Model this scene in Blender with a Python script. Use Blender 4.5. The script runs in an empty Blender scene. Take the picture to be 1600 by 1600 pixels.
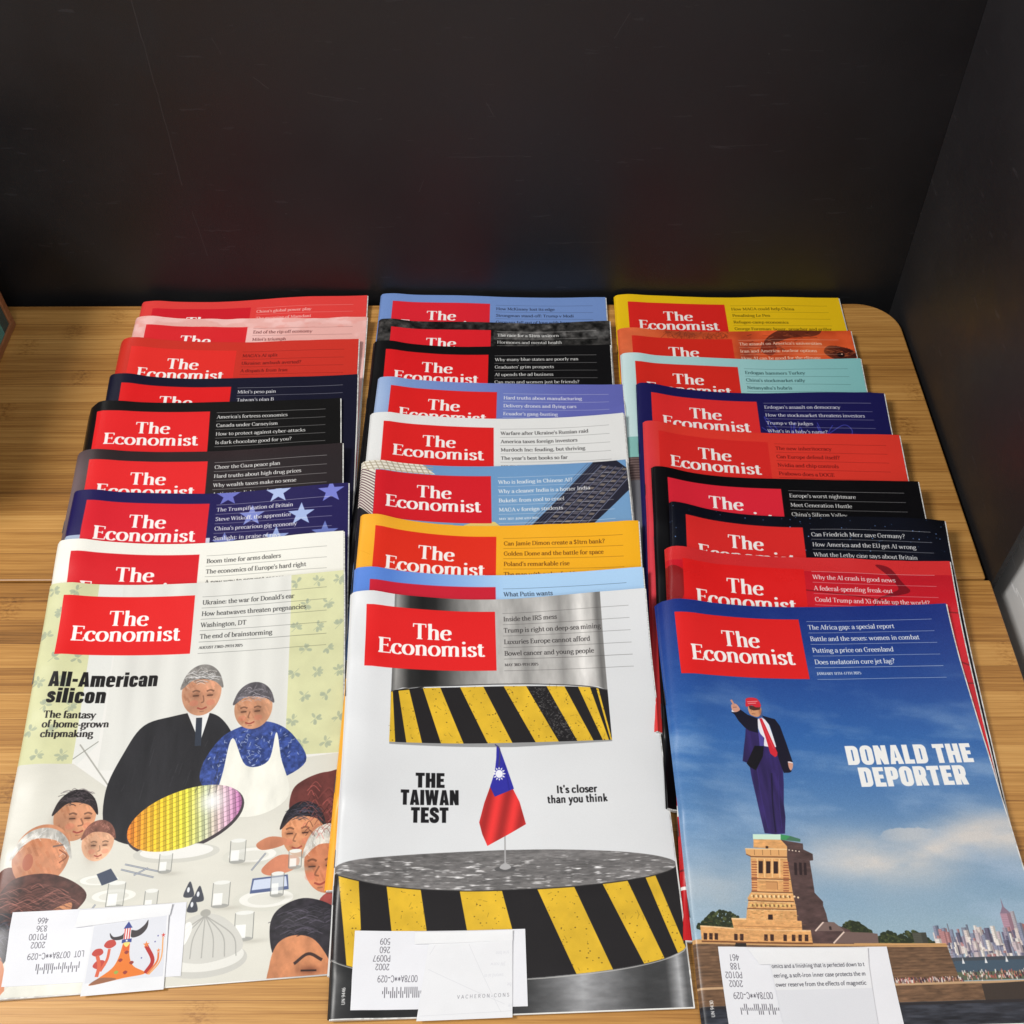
import bpy, math, random
import numpy as np
from mathutils import Vector, Matrix

# ------------------------------------------------------------------ camera, light, exposure
scn = bpy.context.scene
col = scn.collection
cam_d = bpy.data.cameras.new('camera'); cam = bpy.data.objects.new('camera', cam_d); col.objects.link(cam)
PITCH, YAW, ROLL, CAMH, FPX = 0.901, -0.0038, -0.0057, 0.6393, 1660.6
cam_d.sensor_width = 36.0; cam_d.sensor_height = 36.0; cam_d.sensor_fit = 'HORIZONTAL'
cam_d.lens = 36.0 * FPX / 1600.0
cam_d.clip_start = 0.02; cam_d.clip_end = 20.0
_f = Vector((math.sin(YAW)*math.cos(PITCH), math.cos(YAW)*math.cos(PITCH), -math.sin(PITCH)))
_r = Vector((math.cos(YAW), -math.sin(YAW), 0)); _u = _r.cross(_f)
_r2 = math.cos(ROLL)*_r + math.sin(ROLL)*_u; _u2 = -math.sin(ROLL)*_r + math.cos(ROLL)*_u
cam.matrix_world = Matrix(((_r2.x, _u2.x, -_f.x, 0), (_r2.y, _u2.y, -_f.y, 0), (_r2.z, _u2.z, -_f.z, CAMH), (0, 0, 0, 1)))
scn.camera = cam
world = bpy.data.worlds.new('World'); scn.world = world; world.use_nodes = True
world.node_tree.nodes['Background'].inputs['Color'].default_value = (0.86, 0.93, 1.0, 1)
world.node_tree.nodes['Background'].inputs['Strength'].default_value = 0.31
scn.view_settings.view_transform = 'Standard'; scn.view_settings.look = 'None'
scn.view_settings.exposure = 0.0; scn.view_settings.gamma = 1.0

def area(name, loc, target, size, power, color):
    d = bpy.data.lights.new(name, 'AREA'); d.shape = 'RECTANGLE'; d.size, d.size_y = size
    d.energy = power; d.color = color
    o = bpy.data.objects.new(name, d); col.objects.link(o); o.location = loc
    o.rotation_euler = (Vector(target) - Vector(loc)).to_track_quat('-Z', 'Y').to_euler()
    return o
area('room_lamp', (-1.15, 0.12, 1.60), (0.0, 0.42, 0.0), (0.50, 0.50), 28.0, (1.0, 0.975, 0.94))
area('window_light', (0.35, -0.9, 1.7), (0.05, 0.35, 0.0), (1.0, 0.7), 14.0, (1.0, 0.985, 0.96))

rng = np.random.RandomState(7)
random.seed(3)

# ------------------------------------------------------------------ small helpers
def tag(o, label=None, cat=None, group=None, kind=None):
    if label: o['label'] = label
    if cat: o['category'] = cat
    if group: o['group'] = group
    if kind: o['kind'] = kind
    return o

def mesh_obj(name, verts, faces, mat, parent=None, uvs=None, smooth=False):
    me = bpy.data.meshes.new(name)
    me.from_pydata([tuple(map(float, v)) for v in verts], [], faces)
    if uvs is not None:
        uvl = me.uv_layers.new(name='UVMap')
        li = np.empty(len(me.loops), np.int32); me.loops.foreach_get('vertex_index', li)
        uvl.data.foreach_set('uv', np.asarray(uvs, np.float32)[li].ravel())
    if smooth:
        me.polygons.foreach_set('use_smooth', [True]*len(me.polygons))
    me.update()
    if smooth: me.set_sharp_from_angle(angle=math.radians(38))
    o = bpy.data.objects.new(name, me); col.objects.link(o)
    if mat: me.materials.append(mat)
    if parent: o.parent = parent
    return o

def box(name, lo, hi, mat, parent=None, bevel=0.0):
    (x0, y0, z0), (x1, y1, z1) = lo, hi
    v = [(x0,y0,z0),(x1,y0,z0),(x1,y1,z0),(x0,y1,z0),(x0,y0,z1),(x1,y0,z1),(x1,y1,z1),(x0,y1,z1)]
    f = [(0,3,2,1),(4,5,6,7),(0,1,5,4),(1,2,6,5),(2,3,7,6),(3,0,4,7)]
    o = mesh_obj(name, v, f, mat, parent)
    if bevel:
        m = o.modifiers.new('bevel', 'BEVEL'); m.width = bevel; m.segments = 2
    return o

def empty(name, loc, rz=0.0):
    o = bpy.data.objects.new(name, None); col.objects.link(o)
    o.location = loc; o.rotation_euler = (0, 0, rz); o.empty_display_size = 0.02
    return o

def new_mat(name):
    m = bpy.data.materials.new(name); m.use_nodes = True
    nt = m.node_tree; return m, nt, nt.nodes['Principled BSDF']

def N(nt, typ, **kw):
    n = nt.nodes.new(typ)
    for k, v in kw.items():
        setattr(n, k, v)
    return n

# ------------------------------------------------------------------ materials of the setting
def bamboo_material():
    m, nt, b = new_mat('bamboo'); L = nt.links.new
    tc = N(nt, 'ShaderNodeTexCoord'); sep = N(nt, 'ShaderNodeSeparateXYZ'); L(tc.outputs['Object'], sep.inputs[0])
    def math_(op, a, b_=None, c=None):
        n = N(nt, 'ShaderNodeMath', operation=op)
        for i, s in enumerate((a, b_, c)):
            if s is None: continue
            if isinstance(s, (int, float)): n.inputs[i].default_value = s
            else: L(s, n.inputs[i])
        return n.outputs[0]
    def comb(x, y, z=0.0):
        n = N(nt, 'ShaderNodeCombineXYZ')
        for i, s in enumerate((x, y, z)):
            if isinstance(s, (int, float)): n.inputs[i].default_value = s
            else: L(s, n.inputs[i])
        return n.outputs[0]
    X, Y = sep.outputs['X'], sep.outputs['Y']
    sid = math_('FLOOR', math_('DIVIDE', Y, 0.0195))
    wn = N(nt, 'ShaderNodeTexWhiteNoise', noise_dimensions='1D'); L(sid, wn.inputs['W'])
    def noise(vec, scale, detail, rough=0.5):
        n = N(nt, 'ShaderNodeTexNoise'); L(vec, n.inputs['Vector']); n.inputs['Scale'].default_value = scale
        n.inputs['Detail'].default_value = detail; n.inputs['Roughness'].default_value = rough
        return n.outputs['Fac']
    warp = noise(comb(math_('MULTIPLY', X, 9.0), math_('MULTIPLY', Y, 60.0)), 1.0, 2.0)
    Yw = math_('ADD', Y, math_('MULTIPLY', math_('SUBTRACT', warp, 0.5), 0.003))
    fib = noise(comb(math_('MULTIPLY', X, 7.0), math_('MULTIPLY', Yw, 620.0), wn.outputs['Value']), 1.0, 4.0, 0.65)
    fib2 = noise(comb(math_('MULTIPLY', X, 26.0), math_('MULTIPLY', Yw, 2100.0)), 1.0, 2.0, 0.6)
    broad = noise(comb(math_('MULTIPLY', X, 1.6), math_('MULTIPLY', Y, 45.0)), 1.0, 2.0)
    # nodes of the cane: short dark knuckles, one every 0.27 m along each strip
    off = math_('MULTIPLY', wn.outputs['Value'], 5.3)
    px = math_('FRACT', math_('ADD', math_('DIVIDE', X, 0.31), off))
    d = math_('ABSOLUTE', math_('SUBTRACT', px, 0.5))
    knob = math_('SUBTRACT', 1.0, math_('MINIMUM', math_('MULTIPLY', d, 24.0), 1.0))
    kn = noise(comb(math_('MULTIPLY', X, 240.0), math_('MULTIPLY', Y, 520.0)), 1.0, 3.0, 0.7)
    knob = math_('MULTIPLY', knob, math_('MAXIMUM', math_('MULTIPLY', math_('SUBTRACT', kn, 0.42), 3.5), 0.0))
    # hairline joint between strips
    fy = math_('ABSOLUTE', math_('SUBTRACT', math_('FRACT', math_('DIVIDE', Y, 0.0195)), 0.5))
    joint = math_('MULTIPLY', math_('MAXIMUM', math_('SUBTRACT', fy, 0.485), 0.0), 30.0)
    v = math_('MULTIPLY', math_('SUBTRACT', fib, 0.5), 1.05)
    v = math_('ADD', v, math_('MULTIPLY', math_('SUBTRACT', fib2, 0.5), 0.5))
    v = math_('ADD', v, math_('MULTIPLY', math_('SUBTRACT', broad, 0.5), 0.7))
    v = math_('ADD', v, math_('MULTIPLY', math_('SUBTRACT', wn.outputs['Value'], 0.5), 0.30))
    v = math_('SUBTRACT', v, math_('MULTIPLY', knob, 0.40))
    v = math_('SUBTRACT', v, joint)
    v = math_('ADD', v, 0.5)
    cr = N(nt, 'ShaderNodeValToRGB'); L(v, cr.inputs[0])
    e = cr.color_ramp.elements
    e[0].position = 0.0; e[0].color = (0.145, 0.060, 0.014, 1)
    e[1].position = 1.0; e[1].color = (0.72, 0.405, 0.128, 1)
    k = e.new(0.33); k.color = (0.37, 0.165, 0.037, 1)
    k = e.new(0.60); k.color = (0.545, 0.272, 0.070, 1)
    L(cr.outputs[0], b.inputs['Base Color'])
    b.inputs['Roughness'].default_value = 0.42
    bp_ = N(nt, 'ShaderNodeBump'); bp_.inputs['Strength'].default_value = 0.12; bp_.inputs['Distance'].default_value = 0.0005
    L(v, bp_.inputs['Height']); L(bp_.outputs[0], b.inputs['Normal'])
    return m

def panel_material(name, base, rough, scratch=True):
    m, nt, b = new_mat(name); L = nt.links.new
    tc = N(nt, 'ShaderNodeTexCoord')
    n1 = N(nt, 'ShaderNodeTexNoise'); n1.inputs['Scale'].default_value = 5.0; n1.inputs['Detail'].default_value = 5
    L(tc.outputs['Object'], n1.inputs['Vector'])
    cr = N(nt, 'ShaderNodeValToRGB'); L(n1.outputs['Fac'], cr.inputs[0])
    c = base
    cr.color_ramp.elements[0].position = 0.3; cr.color_ramp.elements[0].color = (c[0]*.8, c[1]*.8, c[2]*.8, 1)
    cr.color_ramp.elements[1].position = 0.75; cr.color_ramp.elements[1].color = (c[0]*1.2, c[1]*1.2, c[2]*1.2, 1)
    out = cr.outputs[0]
    if scratch:
        mp = N(nt, 'ShaderNodeMapping'); mp.inputs['Scale'].default_value = (40, 40, 260); mp.inputs['Rotation'].default_value = (0.3, 0.5, 0.2)
        L(tc.outputs['Object'], mp.inputs[0])
        vo = N(nt, 'ShaderNodeTexNoise'); vo.inputs['Scale'].default_value = 1.0; vo.inputs['Detail'].default_value = 3
        L(mp.outputs[0], vo.inputs['Vector'])
        gt = N(nt, 'ShaderNodeMath', operation='GREATER_THAN'); gt.inputs[1].default_value = 0.70; L(vo.outputs['Fac'], gt.inputs[0])
        mx = N(nt, 'ShaderNodeMix', data_type='RGBA'); L(gt.outputs[0], mx.inputs['Factor']); L(out, mx.inputs['A'])
        mx.inputs['B'].default_value = (min(1, c[0]*1.9), min(1, c[1]*1.9), min(1, c[2]*1.9), 1)
        out = mx.outputs['Result']
    if scratch:   # dust specks, each a few tenths of a millimetre
        vr = N(nt, 'ShaderNodeTexVoronoi'); vr.inputs['Scale'].default_value = 42.0; L(tc.outputs['Object'], vr.inputs['Vector'])
        wn_ = N(nt, 'ShaderNodeSeparateColor'); L(vr.outputs['Color'], wn_.inputs[0])
        th = N(nt, 'ShaderNodeMath', operation='MULTIPLY'); L(wn_.outputs[0], th.inputs[0]); th.inputs[1].default_value = 0.030
        lt = N(nt, 'ShaderNodeMath', operation='LESS_THAN'); L(vr.outputs['Distance'], lt.inputs[0]); L(th.outputs[0], lt.inputs[1])
        m2 = N(nt, 'ShaderNodeMix', data_type='RGBA'); L(lt.outputs[0], m2.inputs['Factor']); L(out, m2.inputs['A']); m2.inputs['B'].default_value = (min(1, c[0]*3+.02), min(1, c[1]*3+.02), min(1, c[2]*3+.02), 1)
        out = m2.outputs['Result']
        ns = N(nt, 'ShaderNodeTexNoise'); ns.inputs['Scale'].default_value = 9.0; ns.inputs['Detail'].default_value = 6; ns.inputs['Roughness'].default_value = .65; L(tc.outputs['Object'], ns.inputs['Vector'])
        mr = N(nt, 'ShaderNodeMapRange'); mr.inputs['From Min'].default_value = .3; mr.inputs['From Max'].default_value = .7; mr.inputs['To Min'].default_value = rough-.10; mr.inputs['To Max'].default_value = rough+.12
        L(ns.outputs['Fac'], mr.inputs['Value']); L(mr.outputs[0], b.inputs['Roughness'])
    else: b.inputs['Roughness'].default_value = rough
    L(out, b.inputs['Base Color'])
    n2 = N(nt, 'ShaderNodeTexNoise'); n2.inputs['Scale'].default_value = 900.0; L(tc.outputs['Object'], n2.inputs['Vector'])
    bp_ = N(nt, 'ShaderNodeBump'); bp_.inputs['Strength'].default_value = 0.25; bp_.inputs['Distance'].default_value = 0.0004
    L(n2.outputs['Fac'], bp_.inputs['Height']); L(bp_.outputs[0], b.inputs['Normal'])
    return m

M_BAMBOO = bamboo_material()
M_BLACK = panel_material('black_laminate', (0.0098, 0.0097, 0.0108), 0.47)
def add_scratches(m, segs):
    nt = m.node_tree; L = nt.links.new; b = nt.nodes['Principled BSDF']
    tc = N(nt, 'ShaderNodeTexCoord'); sep = N(nt, 'ShaderNodeSeparateXYZ'); L(tc.outputs['Object'], sep.inputs[0])
    nz = N(nt, 'ShaderNodeTexNoise'); nz.inputs['Scale'].default_value = 55.0; L(tc.outputs['Object'], nz.inputs['Vector'])
    def M(op, a, b_=None, clamp=False):
        n = N(nt, 'ShaderNodeMath', operation=op); n.use_clamp = clamp
        for i, q in enumerate((a, b_)):
            if q is None: continue
            if isinstance(q, (int, float)): n.inputs[i].default_value = q
            else: L(q, n.inputs[i])
        return n.outputs[0]
    X, Z = sep.outputs['X'], sep.outputs['Z']; acc = None
    wob = M('MULTIPLY', M('SUBTRACT', nz.outputs['Fac'], .5), .003)
    for (x0, z0), (x1, z1) in segs:
        dx, dz = x1-x0, z1-z0; Ls = math.hypot(dx, dz); dx /= Ls; dz /= Ls
        t = M('ADD', M('ADD', M('MULTIPLY', X, dx), M('MULTIPLY', Z, dz)), -(x0*dx+z0*dz))
        d = M('ABSOLUTE', M('ADD', M('ADD', M('ADD', M('MULTIPLY', X, -dz), M('MULTIPLY', Z, dx)), (x0*dz-z0*dx)), wob))
        inside = M('MULTIPLY', M('GREATER_THAN', t, 0.0), M('LESS_THAN', t, Ls))
        k = M('MULTIPLY', M('SUBTRACT', 1.0, M('DIVIDE', d, .00045), True), inside)
        acc = k if acc is None else M('MAXIMUM', acc, k)
    acc = M('MULTIPLY', acc, M('MULTIPLY', nz.outputs['Fac'], 1.1), True)
    src = b.inputs['Base Color'].links[0].from_socket
    mx = N(nt, 'ShaderNodeMix', data_type='RGBA'); L(acc, mx.inputs['Factor']); L(src, mx.inputs['A']); mx.inputs['B'].default_value = (.050, .048, .050, 1)
    L(mx.outputs['Result'], b.inputs['Base Color'])
add_scratches(M_BLACK, [((-0.2724, 0.2727), (-0.2737, 0.1191)), ((-0.2718, 0.0939), (-0.269, 0.0472)), ((0.0291, 0.0597), (0.0791, 0.0609)), ((-0.0529, 0.1446), (0.0143, 0.1455)), ((-0.0785, 0.1121), (-0.074, 0.1232)), ((-0.1579, 0.2011), (-0.1196, 0.193)), ((-0.0208, 0.1926), (-0.0151, 0.1806)), ((0.1576, 0.153), (0.2033, 0.1551)), ((-0.2217, 0.2443), (-0.2173, 0.232)), ((-0.4137, 0.0602), (-0.4024, 0.0574)), ((0.0743, 0.2431), (0.0845, 0.2621)), ((-0.197, 0.2142), (-0.1866, 0.2049))])
M_BLACK2 = panel_material('black_laminate_side', (0.0150, 0.0145, 0.0162), 0.52)
M_WHITE = panel_material('white_laminate', (0.80, 0.80, 0.79), 0.45)
M_BASE = panel_material('dark_underlay', (0.010, 0.010, 0.011), 0.6, False)

# ------------------------------------------------------------------ table, panels
YB, YS, XR = 0.7465, 0.4428, 0.3440
table = empty('bamboo_table', (0, 0, -0.016))
tag(table, 'light brown bamboo tabletop of two boards that carries every magazine', 'table')

def board(name, outline, z0, z1, mat, parent, bev=0.0012):
    n = len(outline)
    v = [(x, y, z0) for x, y in outline] + [(x, y, z1) for x, y in outline]
    f = [tuple(range(n-1, -1, -1)), tuple(range(n, 2*n))] + [(i, (i+1) % n, (i+1) % n + n, i+n) for i in range(n)]
    o = mesh_obj(name, v, f, mat, parent)
    m = o.modifiers.new('bevel', 'BEVEL'); m.width = bev; m.segments = 2; m.limit_method = 'ANGLE'; m.angle_limit = math.radians(50)
    return o
R = 0.036
arc = [(XR-R+R*math.cos(a), YB-R+R*math.sin(a)) for a in np.linspace(0, math.pi/2, 14)]
board('board', [(-0.75, YS+0.0006), (XR, YS+0.0006)] + arc + [(-0.75, YB)], 0.0, 0.016, M_BAMBOO, table)
board('board', [(-0.75, -0.25), (XR+0.0028, -0.25), (XR+0.0028, YS-0.0006), (-0.75, YS-0.0006)], 0.0, 0.0158, M_BAMBOO, table)

tag(box('floor', (-1.2, -0.6, -0.13), (0.9, 1.2, -0.05), M_BASE), kind='structure')
tag(box('black_panel', (-1.0, 0.7570, -0.05), (0.3630, 0.7625, 0.9), M_BLACK),
    'large matt black panel standing upright behind the back edge of the bamboo tabletop', 'panel')
sp = box('black_panel', (0, YS-0.003, -0.05), (0.0035, 0.7565, 0.9), M_BLACK2); sp.location.x = 0.3475; sp.rotation_euler.y = math.radians(-1.9)
tag(sp,
    'narrow black side panel standing along the right edge of the back board', 'panel')
tag(box('white_panel', (0.3640, -0.4, -0.05), (0.3700, 0.90, 0.9), M_WHITE),
    'scuffed white panel to the right of the tabletop beyond the black side panel', 'panel')

# ------------------------------------------------------------------ print engine: polygons rasterised to a canvas
def rast(edges, w, h):
    e = np.asarray(edges, np.float64)
    if len(e) == 0: return np.zeros((h, w), np.float32)
    s = np.where(e[:, 1] < e[:, 3], 1, -1)
    sw = s < 0
    x0 = np.where(sw, e[:, 2], e[:, 0]); y0 = np.where(sw, e[:, 3], e[:, 1])
    x1 = np.where(sw, e[:, 0], e[:, 2]); y1 = np.where(sw, e[:, 1], e[:, 3])
    r0 = np.clip(np.ceil(y0-.5), 0, h).astype(int); r1 = np.clip(np.ceil(y1-.5), 0, h).astype(int)
    n = r1-r0; keep = n > 0
    x0, y0, x1, y1, s, r0, n = [a[keep] for a in (x0, y0, x1, y1, s, r0, n)]
    if len(n) == 0: return np.zeros((h, w), np.float32)
    idx = np.repeat(np.arange(len(n)), n)
    row = r0[idx] + (np.arange(n.sum()) - np.repeat(np.cumsum(n)-n, n))
    x = x0[idx] + (row+.5-y0[idx]) * ((x1-x0)/(y1-y0))[idx]
    c = np.clip(np.ceil(x-.5), 0, w).astype(int)
    D = np.bincount(row*(w+1)+c, weights=s[idx], minlength=h*(w+1)).reshape(h, w+1)
    return (np.abs(np.cumsum(D, 1)[:, :w]) > 0.5).astype(np.float32)

def poly_edges(p):
    p = np.asarray(p, float); q = np.roll(p, -1, 0)
    a = (p[:, 0]*q[:, 1]-q[:, 0]*p[:, 1]).sum()
    if a < 0: p = p[::-1]; q = np.roll(p, -1, 0)
    return np.hstack([p, q])

def smooth_path(pts, closed=False, k=6):
    P = np.asarray(pts, float)
    if closed: Q = np.vstack([P[-1], P, P[0], P[1]])
    else: Q = np.vstack([2*P[0]-P[1], P, 2*P[-1]-P[-2]])
    out = []
    for i in range(1, len(Q)-2):
        a, b, c, d = Q[i-1], Q[i], Q[i+1], Q[i+2]
        for t in np.arange(k)/k:
            out.append(0.5*((2*b)+(c-a)*t+(2*a-5*b+4*c-d)*t*t+(3*b-a-3*c+d)*t**3))
    if not closed: out.append(P[-1])
    return np.array(out)

SS = 4
class Canvas:
    def __init__(self, wmm, hmm, S, base):
        self.S = S; self.w = int(round(wmm*S)); self.h = int(round(hmm*S))
        self.a = np.empty((self.h, self.w, 3), np.float32); self.a[:] = np.array(base, np.float32)/255
        self.X, self.Y = np.meshgrid((np.arange(self.w)+.5)/S, (np.arange(self.h)+.5)/S)
    def _mask(self, edges):
        e = np.asarray(edges)*self.S
        x0 = max(0, int(min(e[:, 0].min(), e[:, 2].min()))-1); x1 = min(self.w, int(max(e[:, 0].max(), e[:, 2].max()))+2)
        y0 = max(0, int(min(e[:, 1].min(), e[:, 3].min()))-1); y1 = min(self.h, int(max(e[:, 1].max(), e[:, 3].max()))+2)
        if x1 <= x0 or y1 <= y0: return None
        e2 = (e-np.array([x0, y0, x0, y0]))*SS
        m = rast(e2, (x1-x0)*SS, (y1-y0)*SS)
        m = m.reshape(y1-y0, SS, x1-x0, SS).mean((1, 3))
        return m, (slice(y0, y1), slice(x0, x1))
    def paint(self, edges, colr, alpha=1.0, soft=0):
        r = self._mask(edges)
        if r is None: return
        m, sl = r
        if callable(alpha): m = m*alpha(self.X[sl], self.Y[sl])
        else: m = m*alpha
        m = m[..., None]
        if callable(colr): c = colr(self.X[sl], self.Y[sl])/255
        else: c = np.array(colr, np.float32)/255
        self.a[sl] = self.a[sl]*(1-m)+c*m
    def poly(self, pts, colr, alpha=1.0): self.paint(poly_edges(pts), colr, alpha)
    def blob(self, pts, colr, alpha=1.0): self.paint(poly_edges(smooth_path(pts, True)), colr, alpha)
    def rect(self, x0, y0, x1, y1, colr, alpha=1.0): self.poly([(x0, y0), (x1, y0), (x1, y1), (x0, y1)], colr, alpha)
    def ell(self, cx, cy, rx, ry, colr, alpha=1.0, rot=0.0):
        t = np.linspace(0, 2*np.pi, 48, endpoint=False); c, s = math.cos(rot), math.sin(rot)
        self.poly(np.stack([cx+rx*np.cos(t)*c-ry*np.sin(t)*s, cy+rx*np.cos(t)*s+ry*np.sin(t)*c], 1), colr, alpha)
    def line(self, pts, wd, colr, alpha=1.0, curve=False):
        P = smooth_path(pts) if curve else np.asarray(pts, float)
        self.paint(np.vstack(stroke_edges(P, lambda a: wd)), colr, alpha)
    def soft(self, cx, cy, rx, ry, colr, alpha=1.0, rot=0.0, p=2.0):
        c, s = math.cos(rot), math.sin(rot); dx, dy = self.X-cx, self.Y-cy
        d = ((dx*c+dy*s)/rx)**2+((-dx*s+dy*c)/ry)**2
        m = (alpha*np.exp(-d**(p/2)))[..., None]
        self.a = self.a*(1-m)+np.array(colr, np.float32)/255*m

def stroke_edges(P, wfn):
    out = []
    n = len(P)
    d = np.diff(P, axis=0); L = np.hypot(d[:, 0], d[:, 1]); L[L == 0] = 1e-9
    t = d/L[:, None]
    tv = np.vstack([t[0], (t[:-1]+t[1:])/2, t[-1]]) if n > 2 else np.vstack([t[0], t[0]])
    if n > 2 and np.hypot(*(P[0]-P[-1])) < 1e-6:
        tv[0] = tv[-1] = (t[0]+t[-1])/2
    ln = np.hypot(tv[:, 0], tv[:, 1]); ln[ln == 0] = 1
    tv = tv/ln[:, None]
    # mitre
    nv = np.stack([-tv[:, 1], tv[:, 0]], 1)
    w = np.array([wfn(abs(x[1])) for x in tv])/2
    k = np.ones(n)
    if n > 2: k[1:-1] = 1/np.clip(np.abs((tv[1:-1]*t[:-1]).sum(1)), 0.6, 1)
    A = P+nv*(w*k)[:, None]; B = P-nv*(w*k)[:, None]
    for i in range(n-1):
        out.append(poly_edges([A[i], A[i+1], B[i+1], B[i]]))
    return out

def vnoise(X, Y, sx, sy, seed, octaves=3):
    r = np.zeros_like(X); amp = 1.0; tot = 0
    g = np.random.RandomState(seed)
    for o in range(octaves):
        G = g.rand(64, 64)
        x = X/sx; y = Y/sy
        xi = np.floor(x).astype(int); yi = np.floor(y).astype(int); fx = x-xi; fy = y-yi
        fx = fx*fx*(3-2*fx); fy = fy*fy*(3-2*fy)
        a = G[yi % 64, xi % 64]; b = G[yi % 64, (xi+1) % 64]; c = G[(yi+1) % 64, xi % 64]; d = G[(yi+1) % 64, (xi+1) % 64]
        r += amp*((a*(1-fx)+b*fx)*(1-fy)+(c*(1-fx)+d*fx)*fy); tot += amp
        amp *= .55; sx *= .5; sy *= .5
    return r/tot

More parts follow.
